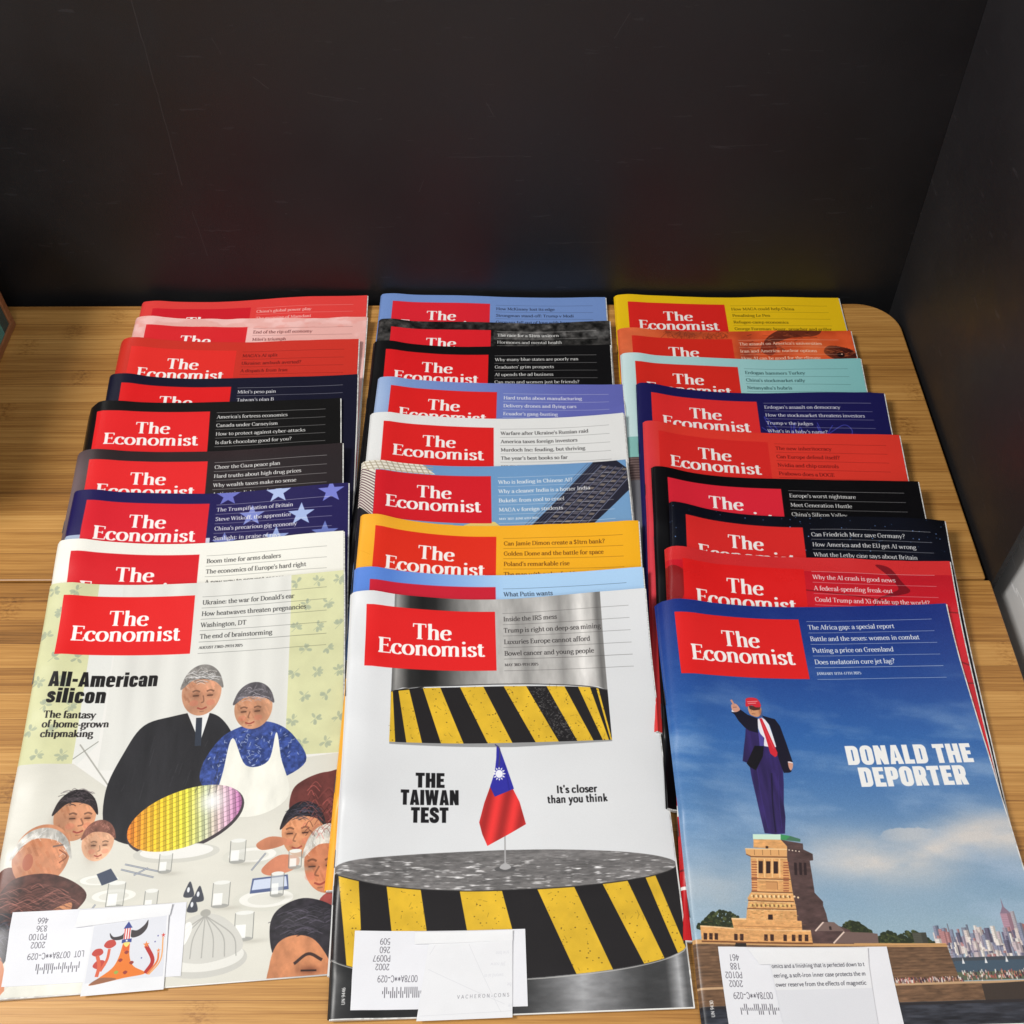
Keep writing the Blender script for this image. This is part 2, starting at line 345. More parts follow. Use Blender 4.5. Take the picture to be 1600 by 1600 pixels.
# ------------------------------------------------------------------ skeleton alphabet (cap height 100, x-height 66)
# L polyline, C smooth curve, O closed smooth curve, S serif centre x,y half-length, D dot x,y,r ; '*w' after L forces width factor
G = {
'A': (74, 'L*.5 8,0 37,99;L*1 36,99 66,0;L 18,33 55,33;S 8,0 11;S 66,0 12'),
'B': (68, 'L 16,0 16,100;C 14,96 34,96 50,89 54,75 49,61 34,53 16,52;C 14,52 38,52 55,45 61,28 54,10 37,4 14,4;S 11,0 9;S 11,100 9'),
'C': (70, 'C 61,76 55,90 40,98 22,92 10,72 9,48 14,22 28,5 44,2 56,8 64,20;L 62,72 62,97'),
'D': (78, 'L 16,0 16,100;C 14,96 36,96 56,90 68,70 69,48 64,22 50,8 32,4 14,4;S 11,0 9;S 11,100 9'),
'E': (63, 'L 16,0 16,100;L 14,96 56,96;L 16,52 46,52;L 14,4 58,4;L 55,99 55,78;L 58,1 60,24;L 46,62 46,42;S 11,0 9;S 11,100 9'),
'F': (58, 'L 16,0 16,100;L 14,96 54,96;L 16,50 44,50;L 53,99 53,78;L 44,60 44,40;S 16,0 13;S 11,100 9'),
'G': (76, 'C 62,76 56,91 41,98 23,92 10,72 9,48 14,22 28,5 44,2 58,8 62,14;L 62,8 62,42;S 62,42 12;L 62,72 62,96'),
'H': (82, 'L 16,0 16,100;L 66,0 66,100;L 16,51 66,51;S 16,0 13;S 16,100 13;S 66,0 13;S 66,100 13'),
'I': (36, 'L 18,0 18,100;S 18,0 13;S 18,100 13'),
'J': (38, 'C 22,100 22,60 22,10 16,-12 4,-16;S 22,100 13'),
'K': (74, 'L 16,0 16,100;L*.5 18,46 58,98;L*1 30,60 64,0;S 16,0 13;S 16,100 13;S 60,100 11;S 66,0 11'),
'L': (60, 'L 16,0 16,100;L 14,4 54,4;L 54,1 56,26;S 11,0 9;S 16,100 13'),
'M': (94, 'L*.6 14,0 16,100;L*1 16,98 46,10;L*.5 46,10 78,98;L 79,0 78,100;S 14,0 11;S 79,0 13;S 12,100 9;S 82,100 9'),
'N': (80, 'L*.6 15,0 15,100;L*1 15,98 65,3;L*.6 65,0 65,100;S 15,0 11;S 11,100 9;S 65,100 12'),
'O': (80, 'O 40,98 18,86 10,50 18,14 40,2 62,14 70,50 62,86'),
'P': (64, 'L 16,0 16,100;C 14,96 36,96 53,88 58,71 52,54 36,46 16,46;S 16,0 13;S 11,100 9'),
'Q': (80, 'O 40,98 18,86 10,50 18,14 40,2 62,14 70,50 62,86;C 40,4 52,-10 70,-16'),
'R': (72, 'L 16,0 16,100;C 14,96 36,96 52,89 57,73 51,58 36,50 16,50;L*1 36,50 62,1;S 16,0 13;S 11,100 9;S 64,0 9'),
'S': (56, 'C 45,78 40,92 28,98 14,92 9,78 16,62 32,52 45,40 47,22 40,8 25,2 12,8 8,24;L 46,76 46,97;L 9,3 9,26'),
'T': (70, 'L 35,0 35,100;L 6,96 64,96;L 6,99 5,76;L 64,99 65,76;S 35,0 14'),
'U': (78, 'C 15,100 15,60 15,30 22,8 40,2 57,8 64,30 64,60 64,100;S 15,100 13;S 64,100 11'),
'V': (72, 'L*1 8,100 37,2;L*.5 36,2 64,100;S 8,100 12;S 64,100 11'),
'W': (104, 'L*1 8,100 32,2;L*.5 32,2 52,96;L*1 50,98 74,2;L*.5 74,2 96,100;S 8,100 12;S 96,100 10;S 50,100 9'),
'X': (72, 'L*1 10,100 62,0;L*.5 62,100 10,0;S 10,100 11;S 62,100 11;S 10,0 11;S 62,0 11'),
'Y': (70, 'L*1 8,100 35,48;L*.5 62,100 35,48;L 35,50 35,0;S 8,100 12;S 62,100 11;S 35,0 13'),
'Z': (64, 'L 10,96 55,96;L*1 55,96 9,4;L 9,4 56,4;L 10,99 9,78;L 56,1 58,24'),
'a': (55, 'C 10,50 15,62 27,66 39,60 42,46 42,20 43,6 50,3 56,6;C 42,38 24,34 10,26 8,13 16,2 28,3 38,10 42,18;D 12,50 6'),
'b': (61, 'L 14,3 14,102;C 14,52 22,63 34,65 48,56 54,34 48,11 34,2 22,4 14,12;S 9,100 6'),
'c': (51, 'C 44,50 38,62 28,65 14,57 7,34 13,10 28,2 39,5 47,14;D 42,50 6'),
'd': (62, 'L 46,2 46,102;C 46,52 38,63 26,65 12,56 7,34 12,11 26,2 37,5 46,16;S 41,100 6;S 52,1 6'),
'e': (54, 'L 9,37 46,37;C 46,37 43,57 29,65 14,57 7,34 13,10 29,2 40,5 48,13'),
'f': (37, 'L 17,0 17,70;C 17,66 18,88 28,101 38,98;L 5,64 33,64;S 17,0 12;D 38,94 5'),
'g': (56, 'O 26,65 12,59 8,46 12,33 26,27 39,33 43,46 39,59;C 16,30 9,22 13,12 30,8 46,3 49,-12 38,-25 20,-27 7,-20 8,-7 17,2;C 38,60 44,64 53,62'),
'h': (65, 'L 15,0 15,102;C 15,50 24,62 36,65 46,58 48,44 48,20 48,0;S 15,0 12;S 48,0 12;S 10,100 6'),
'i': (33, 'L 16,0 16,66;D 15,90 9;S 16,0 12;S 10,64 6'),
'j': (30, 'C 16,66 16,20 15,-12 6,-26 -3,-24;D 15,90 9;S 10,64 6'),
'k': (62, 'L 15,0 15,102;L*.6 17,28 46,62;L*1 24,38 52,2;S 15,0 12;S 10,100 6;S 46,64 10;S 54,0 9'),
'l': (33, 'L 16,0 16,102;S 16,0 12;S 10,100 6'),
'm': (98, 'L 15,0 15,66;C 15,50 24,62 35,65 45,58 47,44 47,0;C 47,48 57,62 68,65 78,58 80,44 80,0;S 15,0 11;S 47,0 11;S 80,0 11;S 9,64 6'),
'n': (66, 'L 15,0 15,66;C 15,50 24,62 36,65 46,58 49,44 49,20 49,0;S 15,0 12;S 49,0 12;S 9,64 6'),
'o': (60, 'O 30,65 14,57 7,34 14,10 30,2 45,10 52,34 45,57'),
'p': (61, 'L 15,-26 15,66;C 15,52 23,63 35,65 48,56 54,34 48,11 34,2 23,4 15,12;S 15,-26 12;S 9,64 6'),
'q': (61, 'L 46,-26 46,66;C 46,52 38,63 26,65 12,56 7,34 12,11 26,2 37,5 46,14;S 46,-26 12'),
'r': (47, 'L 15,0 15,66;C 15,46 22,60 32,65 42,61;S 15,0 13;S 9,64 6;D 41,58 6'),
's': (45, 'C 36,50 31,62 21,65 11,59 9,49 16,39 29,32 37,21 34,8 22,2 12,5 8,16;L 37,48 37,64;L 8,3 8,18'),
't': (40, 'C 17,82 17,50 17,18 21,5 30,3 38,9;L 4,62 35,62;L*.5 17,82 6,64'),
'u': (64, 'C 14,66 14,40 14,18 20,5 30,2 40,6 47,18;L 47,0 47,66;S 9,64 7;S 42,64 7;S 53,1 6'),
'v': (58, 'L*1 7,66 29,1;L*.5 29,1 50,66;S 7,65 10;S 50,65 9'),
'w': (88, 'L*1 7,66 27,1;L*.5 27,1 43,62;L*1 42,66 61,1;L*.5 61,1 80,66;S 7,65 10;S 80,65 9;S 42,65 7'),
'x': (60, 'L*1 9,66 50,0;L*.5 50,66 9,0;S 9,65 9;S 50,65 9;S 9,0 9;S 51,0 9'),
'y': (58, 'L*1 7,66 29,1;C*.5 50,66 36,24 24,-14 14,-26 5,-22;S 7,65 10;S 50,65 9'),
'z': (52, 'L 9,62 43,62;L*1 43,62 8,4;L 8,4 44,4'),
'0': (60, 'O 30,98 14,86 8,50 14,14 30,2 46,14 52,50 46,86'),
'1': (42, 'L 22,0 22,100;L*.6 22,98 8,84;S 22,0 14'),
'2': (56, 'C 9,76 14,92 28,98 42,90 45,74 38,54 22,30 8,5;L 8,5 48,5'),
'3': (56, 'C 10,84 20,97 34,96 44,84 41,65 26,54;C 24,54 42,50 49,30 41,9 24,2 8,10'),
'4': (60, 'L*1 42,0 42,100;L*.5 42,98 7,30;L 7,28 56,28'),
'5': (56, 'L 14,96 46,96;L*.7 15,96 12,56;C 12,56 28,62 44,52 48,32 40,10 24,2 8,8'),
'6': (58, 'C 46,94 28,90 14,68 8,38 14,10 30,2 45,10 50,32 44,52 30,58 16,50 9,36'),
'7': (54, 'L 7,96 50,96;L*.9 48,96 20,0'),
'8': (58, 'O 29,98 15,90 12,76 20,60 29,53 42,42 49,26 42,8 29,2 15,8 9,26 16,42 29,53 39,61 46,76 42,90'),
'9': (58, 'C 12,6 30,10 44,32 50,62 44,90 28,98 13,90 8,68 14,48 28,42 42,50 49,64'),
'$': (58, 'C 46,78 40,90 28,94 14,88 9,75 16,62 32,52 45,41 48,26 40,12 25,6 12,10 8,22;L*.5 29,-10 29,108'),
'?': (46, 'C 8,82 14,96 27,98 39,90 40,74 28,58 22,44 22,30;D 22,8 9'),
':': (28, 'D 14,10 9;D 14,56 9'), ',': (27, 'D 13,8 8;L*.6 17,8 9,-16'), '.': (27, 'D 13,8 9'),
"'": (22, 'L*.9 12,104 10,74'), '-': (36, 'L 6,33 30,33;L 6,30 30,30'), '\u2013': (52, 'L 2,35 50,35;L 2,32 50,32'),
'*': (60, 'L 30,20 30,84;L 6,34 54,70;L 6,70 54,34'), '/': (40, 'L 6,0 34,100'), ' ': (26, ''),
}
STY = {  # stem, hair, serif thickness (0 = none)
 'logo': (17.5, 6.5, 5.0), 'text': (14.0, 7.5, 5.0), 'bold': (20.0, 8.5, 7.5), 'sans': (13.0, 11.0, 0), 'sansb': (19.0, 15.0, 0),
 'heavy': (30.0, 21.0, 0), 'mono': (8.5, 8.5, 0), 'thin': (7.0, 7.0, 0)}
ORN = {'text', 'logo', 'bold'}
# strokes that only exist as serif ornaments are skipped in the sans styles
SKIP_SANS = {'C': [1], 'E': [4, 5, 6], 'F': [3, 4], 'G': [3], 'L': [2], 'S': [1, 2], 'T': [2, 3], 'Z': [3, 4], 's': [1, 2]}

def glyph_edges(ch, sty, xs=1.0):
    T, t, ser = STY[sty]
    adv, src = G.get(ch, G[' '])
    if sty == 'mono': k = 58.0/adv
    else: k = 1.0
    E = []
    if sty not in ORN and ch == 'a':
        src = src.rsplit(';', 1)[0]
    for si, tok in enumerate([s for s in src.split(';') if s]):
        if (sty not in ORN or (sty == 'text' and ch == 's')) and si in SKIP_SANS.get(ch, []): continue
        hd, *pts = tok.split(' ')
        P = np.array([[float(v) for v in q.split(',')] for q in pts if ',' in q])
        P[:, 0] *= k
        op = hd[0]
        if op == 'S':
            if sty not in ORN: continue
            x, y = P[0]; hw = float(pts[1]); s = ser; dirn = 1 if y < 50 and y > -10 or y < -10 else -1
            yy = y if dirn > 0 else y-s
            E.append(poly_edges([(x-hw, yy), (x+hw, yy), (x+hw, yy+s), (x-hw, yy+s)]))
            b0 = y+dirn*s; b1 = y+dirn*(s+6); hs = min(hw, T*.5)
            E.append(poly_edges([(x-hw*.75, b0), (x+hw*.75, b0), (x+hs*.9, b1), (x-hs*.9, b1)]))
            continue
        if op == 'D':
            if sty not in ORN and ch in 'acfr': continue
            r_ = float(pts[1]) if sty in ORN else max(float(pts[1]) if ch not in 'acfr' else 0, T*.58)
            if sty == 'thin' or sty == 'mono': r_ = 6
            a = np.linspace(0, 2*np.pi, 14, endpoint=False)
            E.append(poly_edges(np.stack([P[0, 0]+r_*np.cos(a), P[0, 1]+r_*np.sin(a)], 1))); continue
        f = float(hd[2:]) if '*' in hd else None
        if sty in ('heavy', 'sansb'):   # inset so that fat strokes keep the cap and x heights
            ins = (t-7)*.5
            top = 100 if P[:, 1].max() > 70 else 66
            P[:, 1] = np.where(P[:, 1] > top-8, P[:, 1]-ins*(P[:, 1] < top-.5)*1.0, P[:, 1])
            P[:, 1] = np.where((P[:, 1] < 6) & (P[:, 1] > .5), P[:, 1]+ins, P[:, 1])
        if op == 'O': P = smooth_path(P, True); P = np.vstack([P, P[:1]])
        elif op == 'C': P = smooth_path(P)
        if f is not None and sty in ORN:
            ww = T*f if f >= 1 else max(t, T*f*.95)
            wf = lambda a, ww=ww: ww
        elif f is not None:
            wf = lambda a: (T+t)/2 if f < 1 else T
        elif op == 'L' and len(P) == 2 and abs(P[0, 0]-P[1, 0]) < 4 and abs(P[0, 1]-P[1, 1]) < 40 and sty in ORN:
            wf = lambda a: t*.9
        else:
            wf = lambda a: t+(T-t)*a**1.3
        E += stroke_edges(P, wf)
    return (58.0 if sty == 'mono' else adv), E

# heavy condensed display capitals: outlines with counters (f = filled, h = hole), strokes 's' with a fixed width
def _rr(x0, y0, x1, y1, r, n=5, cor='1111'):
    P = []
    for (cx, cy, a0, c) in ((x1-r, y1-r, 0, cor[0]), (x0+r, y1-r, 90, cor[1]), (x0+r, y0+r, 180, cor[2]), (x1-r, y0+r, 270, cor[3])):
        if c == '0':
            P.append((x1 if a0 in (0, 270) else x0, y1 if a0 in (0, 90) else y0)); continue
        for k in range(n+1):
            a = math.radians(a0+90*k/n); P.append((cx+r*math.cos(a), cy+r*math.sin(a)))
    return P
def _b(*a): x0, y0, x1, y1 = a; return [(x0, y0), (x1, y0), (x1, y1), (x0, y1)]
_S = [(50, 66), (50, 76), (44, 86), (32, 89), (19, 86), (13, 76), (15, 65), (28, 54), (40, 46), (50, 36), (51, 24), (45, 14), (31, 11), (18, 14), (12, 24), (12, 34)]
HV = {
'T': (62, [('f', _b(0, 79, 60, 100)), ('f', _b(16, 0, 44, 100))]),
'H': (68, [('f', _b(2, 0, 29, 100)), ('f', _b(39, 0, 66, 100)), ('f', _b(20, 40, 50, 61))]),
'E': (57, [('f', _b(2, 0, 30, 100)), ('f', _b(2, 79, 55, 100)), ('f', _b(2, 41, 50, 61)), ('f', _b(2, 0, 56, 21))]),
'A': (68, [('f', [(0, 0), (19, 100), (48, 100), (68, 0), (41, 0), (26, 0)]), ('h', [(26.5, 0), (28.5, 16), (38, 16), (40, 0)]), ('h', [(30, 34), (33.3, 72), (36.8, 34)])]),
'I': (32, [('f', _b(2, 0, 30, 100))]),
'W': (100, [('f', [(0, 100), (28, 100), (31, 52), (38, 100), (60, 100), (67, 52), (71, 100), (98, 100), (84, 0), (57, 0), (49, 48), (41, 0), (14, 0)])]),
'N': (70, [('f', _b(2, 0, 27, 100)), ('f', _b(41, 0, 66, 100)), ('f', [(2, 100), (29, 100), (66, 0), (40, 0)])]),
'L': (54, [('f', _b(2, 0, 30, 100)), ('f', _b(2, 0, 53, 22))]),
'D': (68, [('f', _rr(2, 0, 65, 100, 24, cor='1001')), ('h', _rr(30, 21, 37.5, 79, 5, cor='1001'))]),
'O': (68, [('f', _rr(2, -1, 66, 101, 27)), ('h', _rr(30, 20, 38, 80, 4))]),
'P': (64, [('f', _b(2, 0, 30, 100)), ('f', _rr(2, 34, 63, 100, 22, cor='1001')), ('h', _rr(30, 53, 36.5, 81, 5, cor='1001'))]),
'R': (66, [('f', _b(2, 0, 30, 100)), ('f', _rr(2, 38, 63, 100, 22, cor='1001')), ('f', [(26, 46), (54, 50), (65, 0), (37, 0)]), ('h', _rr(30, 55, 36.5, 81, 5, cor='1001'))]),
'S': (64, [('s', _S, 25)]),
'l': (31, [('f', _b(2, 0, 29, 100))]),
'i': (31, [('f', _b(2, 0, 29, 75)), ('f', _b(2, 82, 29, 100))]),
'-': (38, [('f', _b(3, 32, 35, 52))]),
'm': (92, [('f', _b(2, 0, 28, 75)), ('f', _rr(2, 0, 59, 76, 15, cor='1000')), ('f', _rr(45, 0, 90, 76, 15, cor='1000')), ('h', _b(28, -1, 33.5, 56)), ('h', _b(59, -1, 64, 56))]),
'n': (62, [('f', _rr(2, 0, 60, 76, 16, cor='1000')), ('h', _b(28, -1, 34, 57))]),
'r': (44, [('f', _b(2, 0, 28, 75)), ('f', [(20, 50), (28, 68), (44, 77), (44, 53), (28, 48)])]),
'e': (60, [('f', _rr(2, -1, 58, 76, 22)), ('h', _b(27, 45, 33, 58)), ('h', _b(27, 16, 60, 22)), ('h', _b(27, 22, 60, 32))]),
'c': (56, [('f', _rr(2, -1, 56, 76, 22)), ('h', _b(28, 17, 33, 58)), ('h', _b(33, 29, 58, 47))]),
'o': (60, [('f', _rr(2, -1, 58, 76, 22)), ('h', _rr(27, 17, 33, 58, 3))]),
'a': (58, [('f', _rr(2, -1, 56, 76, 20, cor='1110')), ('h', _b(25, 14, 30, 33)), ('h', _b(-1, 42, 30, 48)), ('h', _b(25, 48, 30, 60))]),
's': (55, [('s', [(43, 50), (42, 58), (36, 64), (26, 66), (17, 63), (13, 56), (16, 48), (30, 39), (40, 31), (44, 23), (40, 13), (29, 9), (17, 11), (12, 18), (12, 25)], 21)]),
' ': (24, [])}
def heavy_edges(ch):
    adv, parts = HV[ch]; E = []
    for p_ in parts:
        if p_[0] == 's': E += stroke_edges(smooth_path(p_[1]), lambda a, w=p_[2]: w)
        else: E.append((p_[0], poly_edges(p_[1])))
    return adv, E

def text(cv, s, x, y, cap, sty='text', colr=(30, 30, 32), alpha=1.0, width=None, align='l', xsc=1.0, rot=0, track=0.0, skew=0.0, clip=None):
    cx = 0.0; E = []
    extra = {'heavy': 5, 'sansb': 3}.get(sty, 0)+track
    if sty == 'heavy':   # each glyph is cut out on its own so that counters stay open
        tot = sum(HV[c][0]+4 for c in s)*cap/100; k_ = (width or tot)/tot; px_ = x-(tot*k_/2 if align == 'c' else 0); kk = cap/100
        for ch in s:
            adv, parts = HV[ch]
            box_ = [px_-skew*5, y-cap*1.1, px_+adv*kk*k_+cap*skew+1, y+cap*.1]
            fills, holes = [], []
            for p_ in parts:
                if p_[0] == 's': q = stroke_edges(smooth_path(p_[1]), lambda a, w=p_[2]: w)
                else: q = [poly_edges(p_[1])]
                for e in q:
                    e = e.copy(); 
                    for c_ in (0, 2): e[:, c_] = px_+(e[:, c_]+e[:, c_+1]*skew)*kk*k_
                    for c_ in (1, 3): e[:, c_] = y-e[:, c_]*kk
                    (holes if p_[0] == 'h' else fills).append(e)
            if fills:
                fe = np.vstack(fills); r = cv._mask(fe)
                if r is not None:
                    m, sl = r; m = m.copy()
                    if holes:
                        rh = cv._mask(np.vstack(holes))
                        if rh is not None:
                            mh, sh = rh; full = np.zeros((cv.h, cv.w), np.float32); full[sh] = mh; m = m*(1-full[sl])
                    m = m[..., None]*alpha; cv.a[sl] = cv.a[sl]*(1-m)+np.array(colr, np.float32)/255*m
            px_ += (adv+4)*kk*k_
        return
    for ch in s:
        adv, e = glyph_edges(ch, sty)
        for q in e:
            q = q.copy(); q[:, 0] += cx; q[:, 2] += cx; E.append(q)
        cx += adv+extra
    if not E: return
    E = np.vstack(E); k = cap/100.0
    E = E*k; wid = cx*k
    if width: xsc = width/wid
    E[:, 0] *= xsc; E[:, 2] *= xsc; wid *= xsc
    if skew: E[:, 0] += E[:, 1]*skew; E[:, 2] += E[:, 3]*skew
    E[:, 1] *= -1; E[:, 3] *= -1
    off = {'l': 0, 'c': -wid/2, 'r': -wid}[align]
    E[:, 0] += off; E[:, 2] += off
    if rot:
        c, sn = round(math.cos(math.radians(rot)), 9), round(math.sin(math.radians(rot)), 9)
        E = np.stack([E[:, 0]*c+E[:, 1]*sn, -E[:, 0]*sn+E[:, 1]*c, E[:, 2]*c+E[:, 3]*sn, -E[:, 2]*sn+E[:, 3]*c], 1)
    E[:, 0] += x; E[:, 2] += x; E[:, 1] += y; E[:, 3] += y
    cv.paint(E, colr, alpha)

def masthead(cv, lines, date, tcol, rcol=None, box_col=(226, 34, 34), boxa=1.0, rule_a=0.75):
    cv.rect(11.2, 9.6, 98.6, 54.3, box_col, boxa)
    text(cv, 'The', 55.3, 32.0, 11.6, 'logo', (250, 246, 242), width=26.5, align='c')
    text(cv, 'Economist', 55.3, 43.9, 11.4, 'logo', (250, 246, 242), width=71.5, align='c')
    rcol = rcol or tcol
    for i in range(6):
        cv.rect(103.8, 11.0+8.68*i, 191, 11.26+8.68*i, rcol, rule_a)
    for i, s in enumerate(lines):
        text(cv, s, 104.2, 17.3+8.68*i, 3.5, 'text', tcol, xsc=1.13, alpha=.95)
    if date: text(cv, date, 104.2, 51.2, 2.0, 'bold', tcol, xsc=1.15, alpha=.85)

# ------------------------------------------------------------------ cover prints
CW, CH = 203.0, 269.0
WHITE = (244, 243, 240); DARK = (38, 36, 38)
def sky_blue(c0, c1):
    c0, c1 = np.array(c0, float), np.array(c1, float)
    return lambda X, Y: c0+(c1-c0)*np.clip(Y/CH, 0, 1)[..., None]

def star(cv, cx, cy, r, colr, a=1.0):
    p = []
    for k in range(10):
        q = -math.pi/2+k*math.pi/5; rr = r if k % 2 == 0 else r*.40
        p.append((cx+rr*math.cos(q), cy+rr*math.sin(q)))
    cv.poly(p, colr, a)

def cover_plain(S, bg, lines, date=None, tcol=WHITE, box_col=(226, 34, 34), art=None, **kw):
    cv = Canvas(CW, CH, S, bg)
    if art: art(cv)
    masthead(cv, lines, date, tcol, box_col=box_col, **kw)
    return cv

def art_pink(cv):
    n = vnoise(cv.X, cv.Y, 26, 14, 5)
    m = np.clip((n-.47)*9, 0, 1)[..., None]
    cv.a = cv.a*(1-m*.6)+np.array([.98, .80, .78])*m*.6
    m = np.clip((vnoise(cv.X, cv.Y, 12, 6, 9)-.55)*10, 0, 1)[..., None]*(cv.Y < 12)[..., None]
    cv.a = cv.a*(1-m*.5)+np.array([.92, .62, .58])*m*.5
def art_dark_purple(cv):
    cv.soft(0, 40, 14, 90, (150, 128, 130), .75)  # pale glare along the spine side, mixed into the print colour
    cv.soft(100, 0, 90, 10, (52, 36, 38), .6)
def art_stars(cv):
    for x, y, r, c in ((112, 3, 9.5, (112, 118, 196)), (150, 3.5, 10, (176, 192, 232)), (190, 6.5, 10.5, (122, 128, 208)), (131, 23, 10, (128, 138, 205)),
                       (168, 25, 10.5, (168, 186, 230)), (186, 43, 10.5, (108, 122, 190)), (150, 44, 10, (150, 168, 220)), (112, 46, 9.5, (110, 120, 186))):
        star(cv, x, y, r, c)
    cv.rect(0, 41, 101, CH, (168, 182, 205))
    cv.rect(98.6, 41, 101.5, 60, (206, 208, 226))
def art_crowd(cv):
    n = vnoise(cv.X, cv.Y, 5, 5, 21, 4)[..., None]; n2 = vnoise(cv.X, cv.Y, 60, 40, 2, 2)[..., None]
    cv.a[:] = np.clip((.08+.62*(n-.25))*(0.45+.9*n2), 0, 1)*np.array([1, .97, .95])
    m = np.clip((cv.Y-9)/4, 0, 1)*np.clip((21-cv.Y)/4, 0, 1)*(cv.X > 100)*.35*np.clip((vnoise(cv.X, cv.Y, 6, 30, 6)-.3)*4, 0, 1)
    cv.a += m[..., None]*.5
def art_violet(cv):
    f = np.clip((cv.X-20)/140, 0, 1)[..., None]
    cv.a[:] = np.array([.50, .62, .83])*(1-f)+np.array([.40, .42, .72])*f
    cv.soft(0, 30, 14, 60, (186, 204, 232), .7)
def art_white(cv):
    n = vnoise(cv.X, cv.Y, 40, 40, 4)[..., None]; cv.a *= .985+.03*n
def art_buildings(cv):
    f = np.clip(cv.Y/CH, 0, 1)[..., None]
    cv.a[:] = np.array([.44, .61, .79])*(1-f)+np.array([.58, .72, .80])*f
    # slatted white block, top left
    cv.poly([(0, 0), (46, 0), (56, 9), (11, 9), (11, 60), (0, 45)], (236, 230, 214))
    for i in range(12):
        cv.line([(1.5+i*4.2, 0), (6+i*4.2, 10)], .8, (176, 164, 142))
    for j in range(3): cv.line([(0, 2+j*3), (54, 2+j*3)], .7, (176, 164, 142))
    for i in range(15):
        cv.line([(0, 7+i*2.5), (11.5, 14+i*2.9)], 1.0, (116, 88, 96))
    cv.poly([(0, 44), (12, 56), (12, 120), (0, 120)], (34, 32, 36))
    # dark tower seen from below, right
    P = [(178, 0), (196, 0), (203, 8), (203, 30), (166, 66), (120, 100), (96, 100), (128, 58)]
    cv.poly(P, (38, 38, 52))
    def q(u, v):
        a = np.array([172, 0])*(1-u)+np.array([100, 80])*u; b = np.array([212, 10])*(1-u)+np.array([150, 82])*u
        return a*(1-v)+b*v
    for k in range(22):
        u = k/21
        for j in range(5):
            a = q(u+.010, .34+j*.13); b = q(u+.036, .34+j*.13); c = q(u+.036, .34+j*.13+.085); d = q(u+.010, .34+j*.13+.085)
            cv.poly([a, b, c, d], (92, 88, 98) if (j+k) % 3 else (122, 112, 106))
    for j in range(6):
        cv.line([q(0, .05+j*.05), q(1, .05+j*.05)], .35, (86, 90, 112))
    for j in range(6):
        cv.line([q(0, .32+j*.13), q(1, .32+j*.13)], .5, (132, 136, 160))
    cv.poly([(78, 56), (88, 52.5), (101, 53), (106, 58), (106, 80), (78, 80)], (232, 206, 120))
    cv.rect(36, 56, 70, 60, (210, 186, 120))
def art_orange(cv):
    f = np.clip(cv.X/CW, 0, 1)[..., None]
    cv.a[:] = np.array([.97, .69, .20])*(1-f*.6)+np.array([.96, .70, .05])*f*.6
    cv.poly([(0, 98), (11, 128), (11, 140), (0, 128)], (150, 120, 92))
    cv.rect(0, 48, 11, 100, (222, 208, 184)); cv.poly([(0, 98), (11, 98), (11, 128)], (196, 172, 140))
    for i in range(5): cv.line([(1, 30+i*40), (9, 34+i*40)], .2, (200, 120, 10), .4)
def art_skyb8(cv):
    f = np.clip((cv.X-25)/80, 0, 1)[..., None]
    cv.a[:] = np.array([.36, .53, .85])*(1-f)+np.array([.68, .82, .95])*f
    cv.rect(0, 34, 203, CH, (228, 228, 226))
def art_yellow(cv):
    cv.rect(0, 150, 203, CH, (214, 170, 40))
def art_face(cv):
    n = vnoise(cv.X, cv.Y, 22, 16, 31)[..., None]
    cv.a[:] = np.array([.87, .34, .17])+(n-.5)*np.array([.35, .22, .14])
    cv.soft(10, 60, 26, 90, (232, 132, 92), .6)
    g = np.random.RandomState(5)
    for i in range(90):   # hair strokes across the top
        x = g.uniform(40, 96); y = g.uniform(-2, 7)
        cv.line([(x, y), (x+g.uniform(-6, 6), y+g.uniform(2, 6))], g.uniform(.2, .7), (110, 42, 26), .5)
    cv.blob([(150, -4), (134, 4), (126, 14), (134, 15), (150, 9), (172, 6), (176, -2)], (86, 36, 26), .85)
    cv.blob([(126, 14), (122, 24), (130, 30), (136, 22), (133, 15)], (120, 40, 24), .8)
    cv.blob([(182, 18), (176, 26), (184, 34), (198, 36), (203, 30), (198, 22)], (70, 30, 24), .85)
    for i in range(26):
        x = g.uniform(178, 200); cv.line([(x, 22+g.uniform(-4, 4)), (x+8, 28+g.uniform(-2, 7))], .6, (52, 20, 18), .6)
    cv.blob([(140, 36), (150, 46), (172, 46), (186, 38), (166, 34)], (104, 34, 24), .75)
    cv.soft(110, 30, 9, 24, (150, 60, 40), .8)
    cv.soft(168, 20, 16, 12, (240, 128, 70), .5); cv.soft(60, 3, 22, 5, (120, 50, 34), .6)
    for i in range(150):    # brow, lash and wrinkle strokes
        x0, y0, w, h_ = ((150, 6, 22, 5), (134, 20, 7, 8), (190, 27, 11, 6), (162, 41, 20, 4), (112, 26, 6, 20))[i % 5]
        x = x0+g.normal(0, w*.5); y = y0+g.normal(0, h_*.5)
        cv.line([(x, y), (x+g.uniform(2, 7), y+g.uniform(-2.4, 2.4))], g.uniform(.25, .8), (70, 26, 20) if g.rand() < .65 else (240, 132, 80), .55)
    cv.ell(190, 29, 3.2, 2.8, (36, 18, 18)); cv.ell(191, 28.2, .8, .7, (240, 190, 160))
def art_teal(cv):
    f = np.clip(cv.X/CW, 0, 1)[..., None]
    cv.a[:] = np.array([.74, .88, .88])*(1-f)+np.array([.53, .77, .77])*f
    cv.soft(0, 30, 14, 200, (214, 232, 232), .8)
    cv.rect(0, 118, 203, 142, (84, 66, 66))
    for i in range(9): cv.rect(0, 119+i*2.7, 203, 120+i*2.7, (122, 104, 100))
    cv.rect(0, 142, 203, CH, (110, 110, 116))
    cv.rect(0, 96, 203, 118, (136, 190, 184))
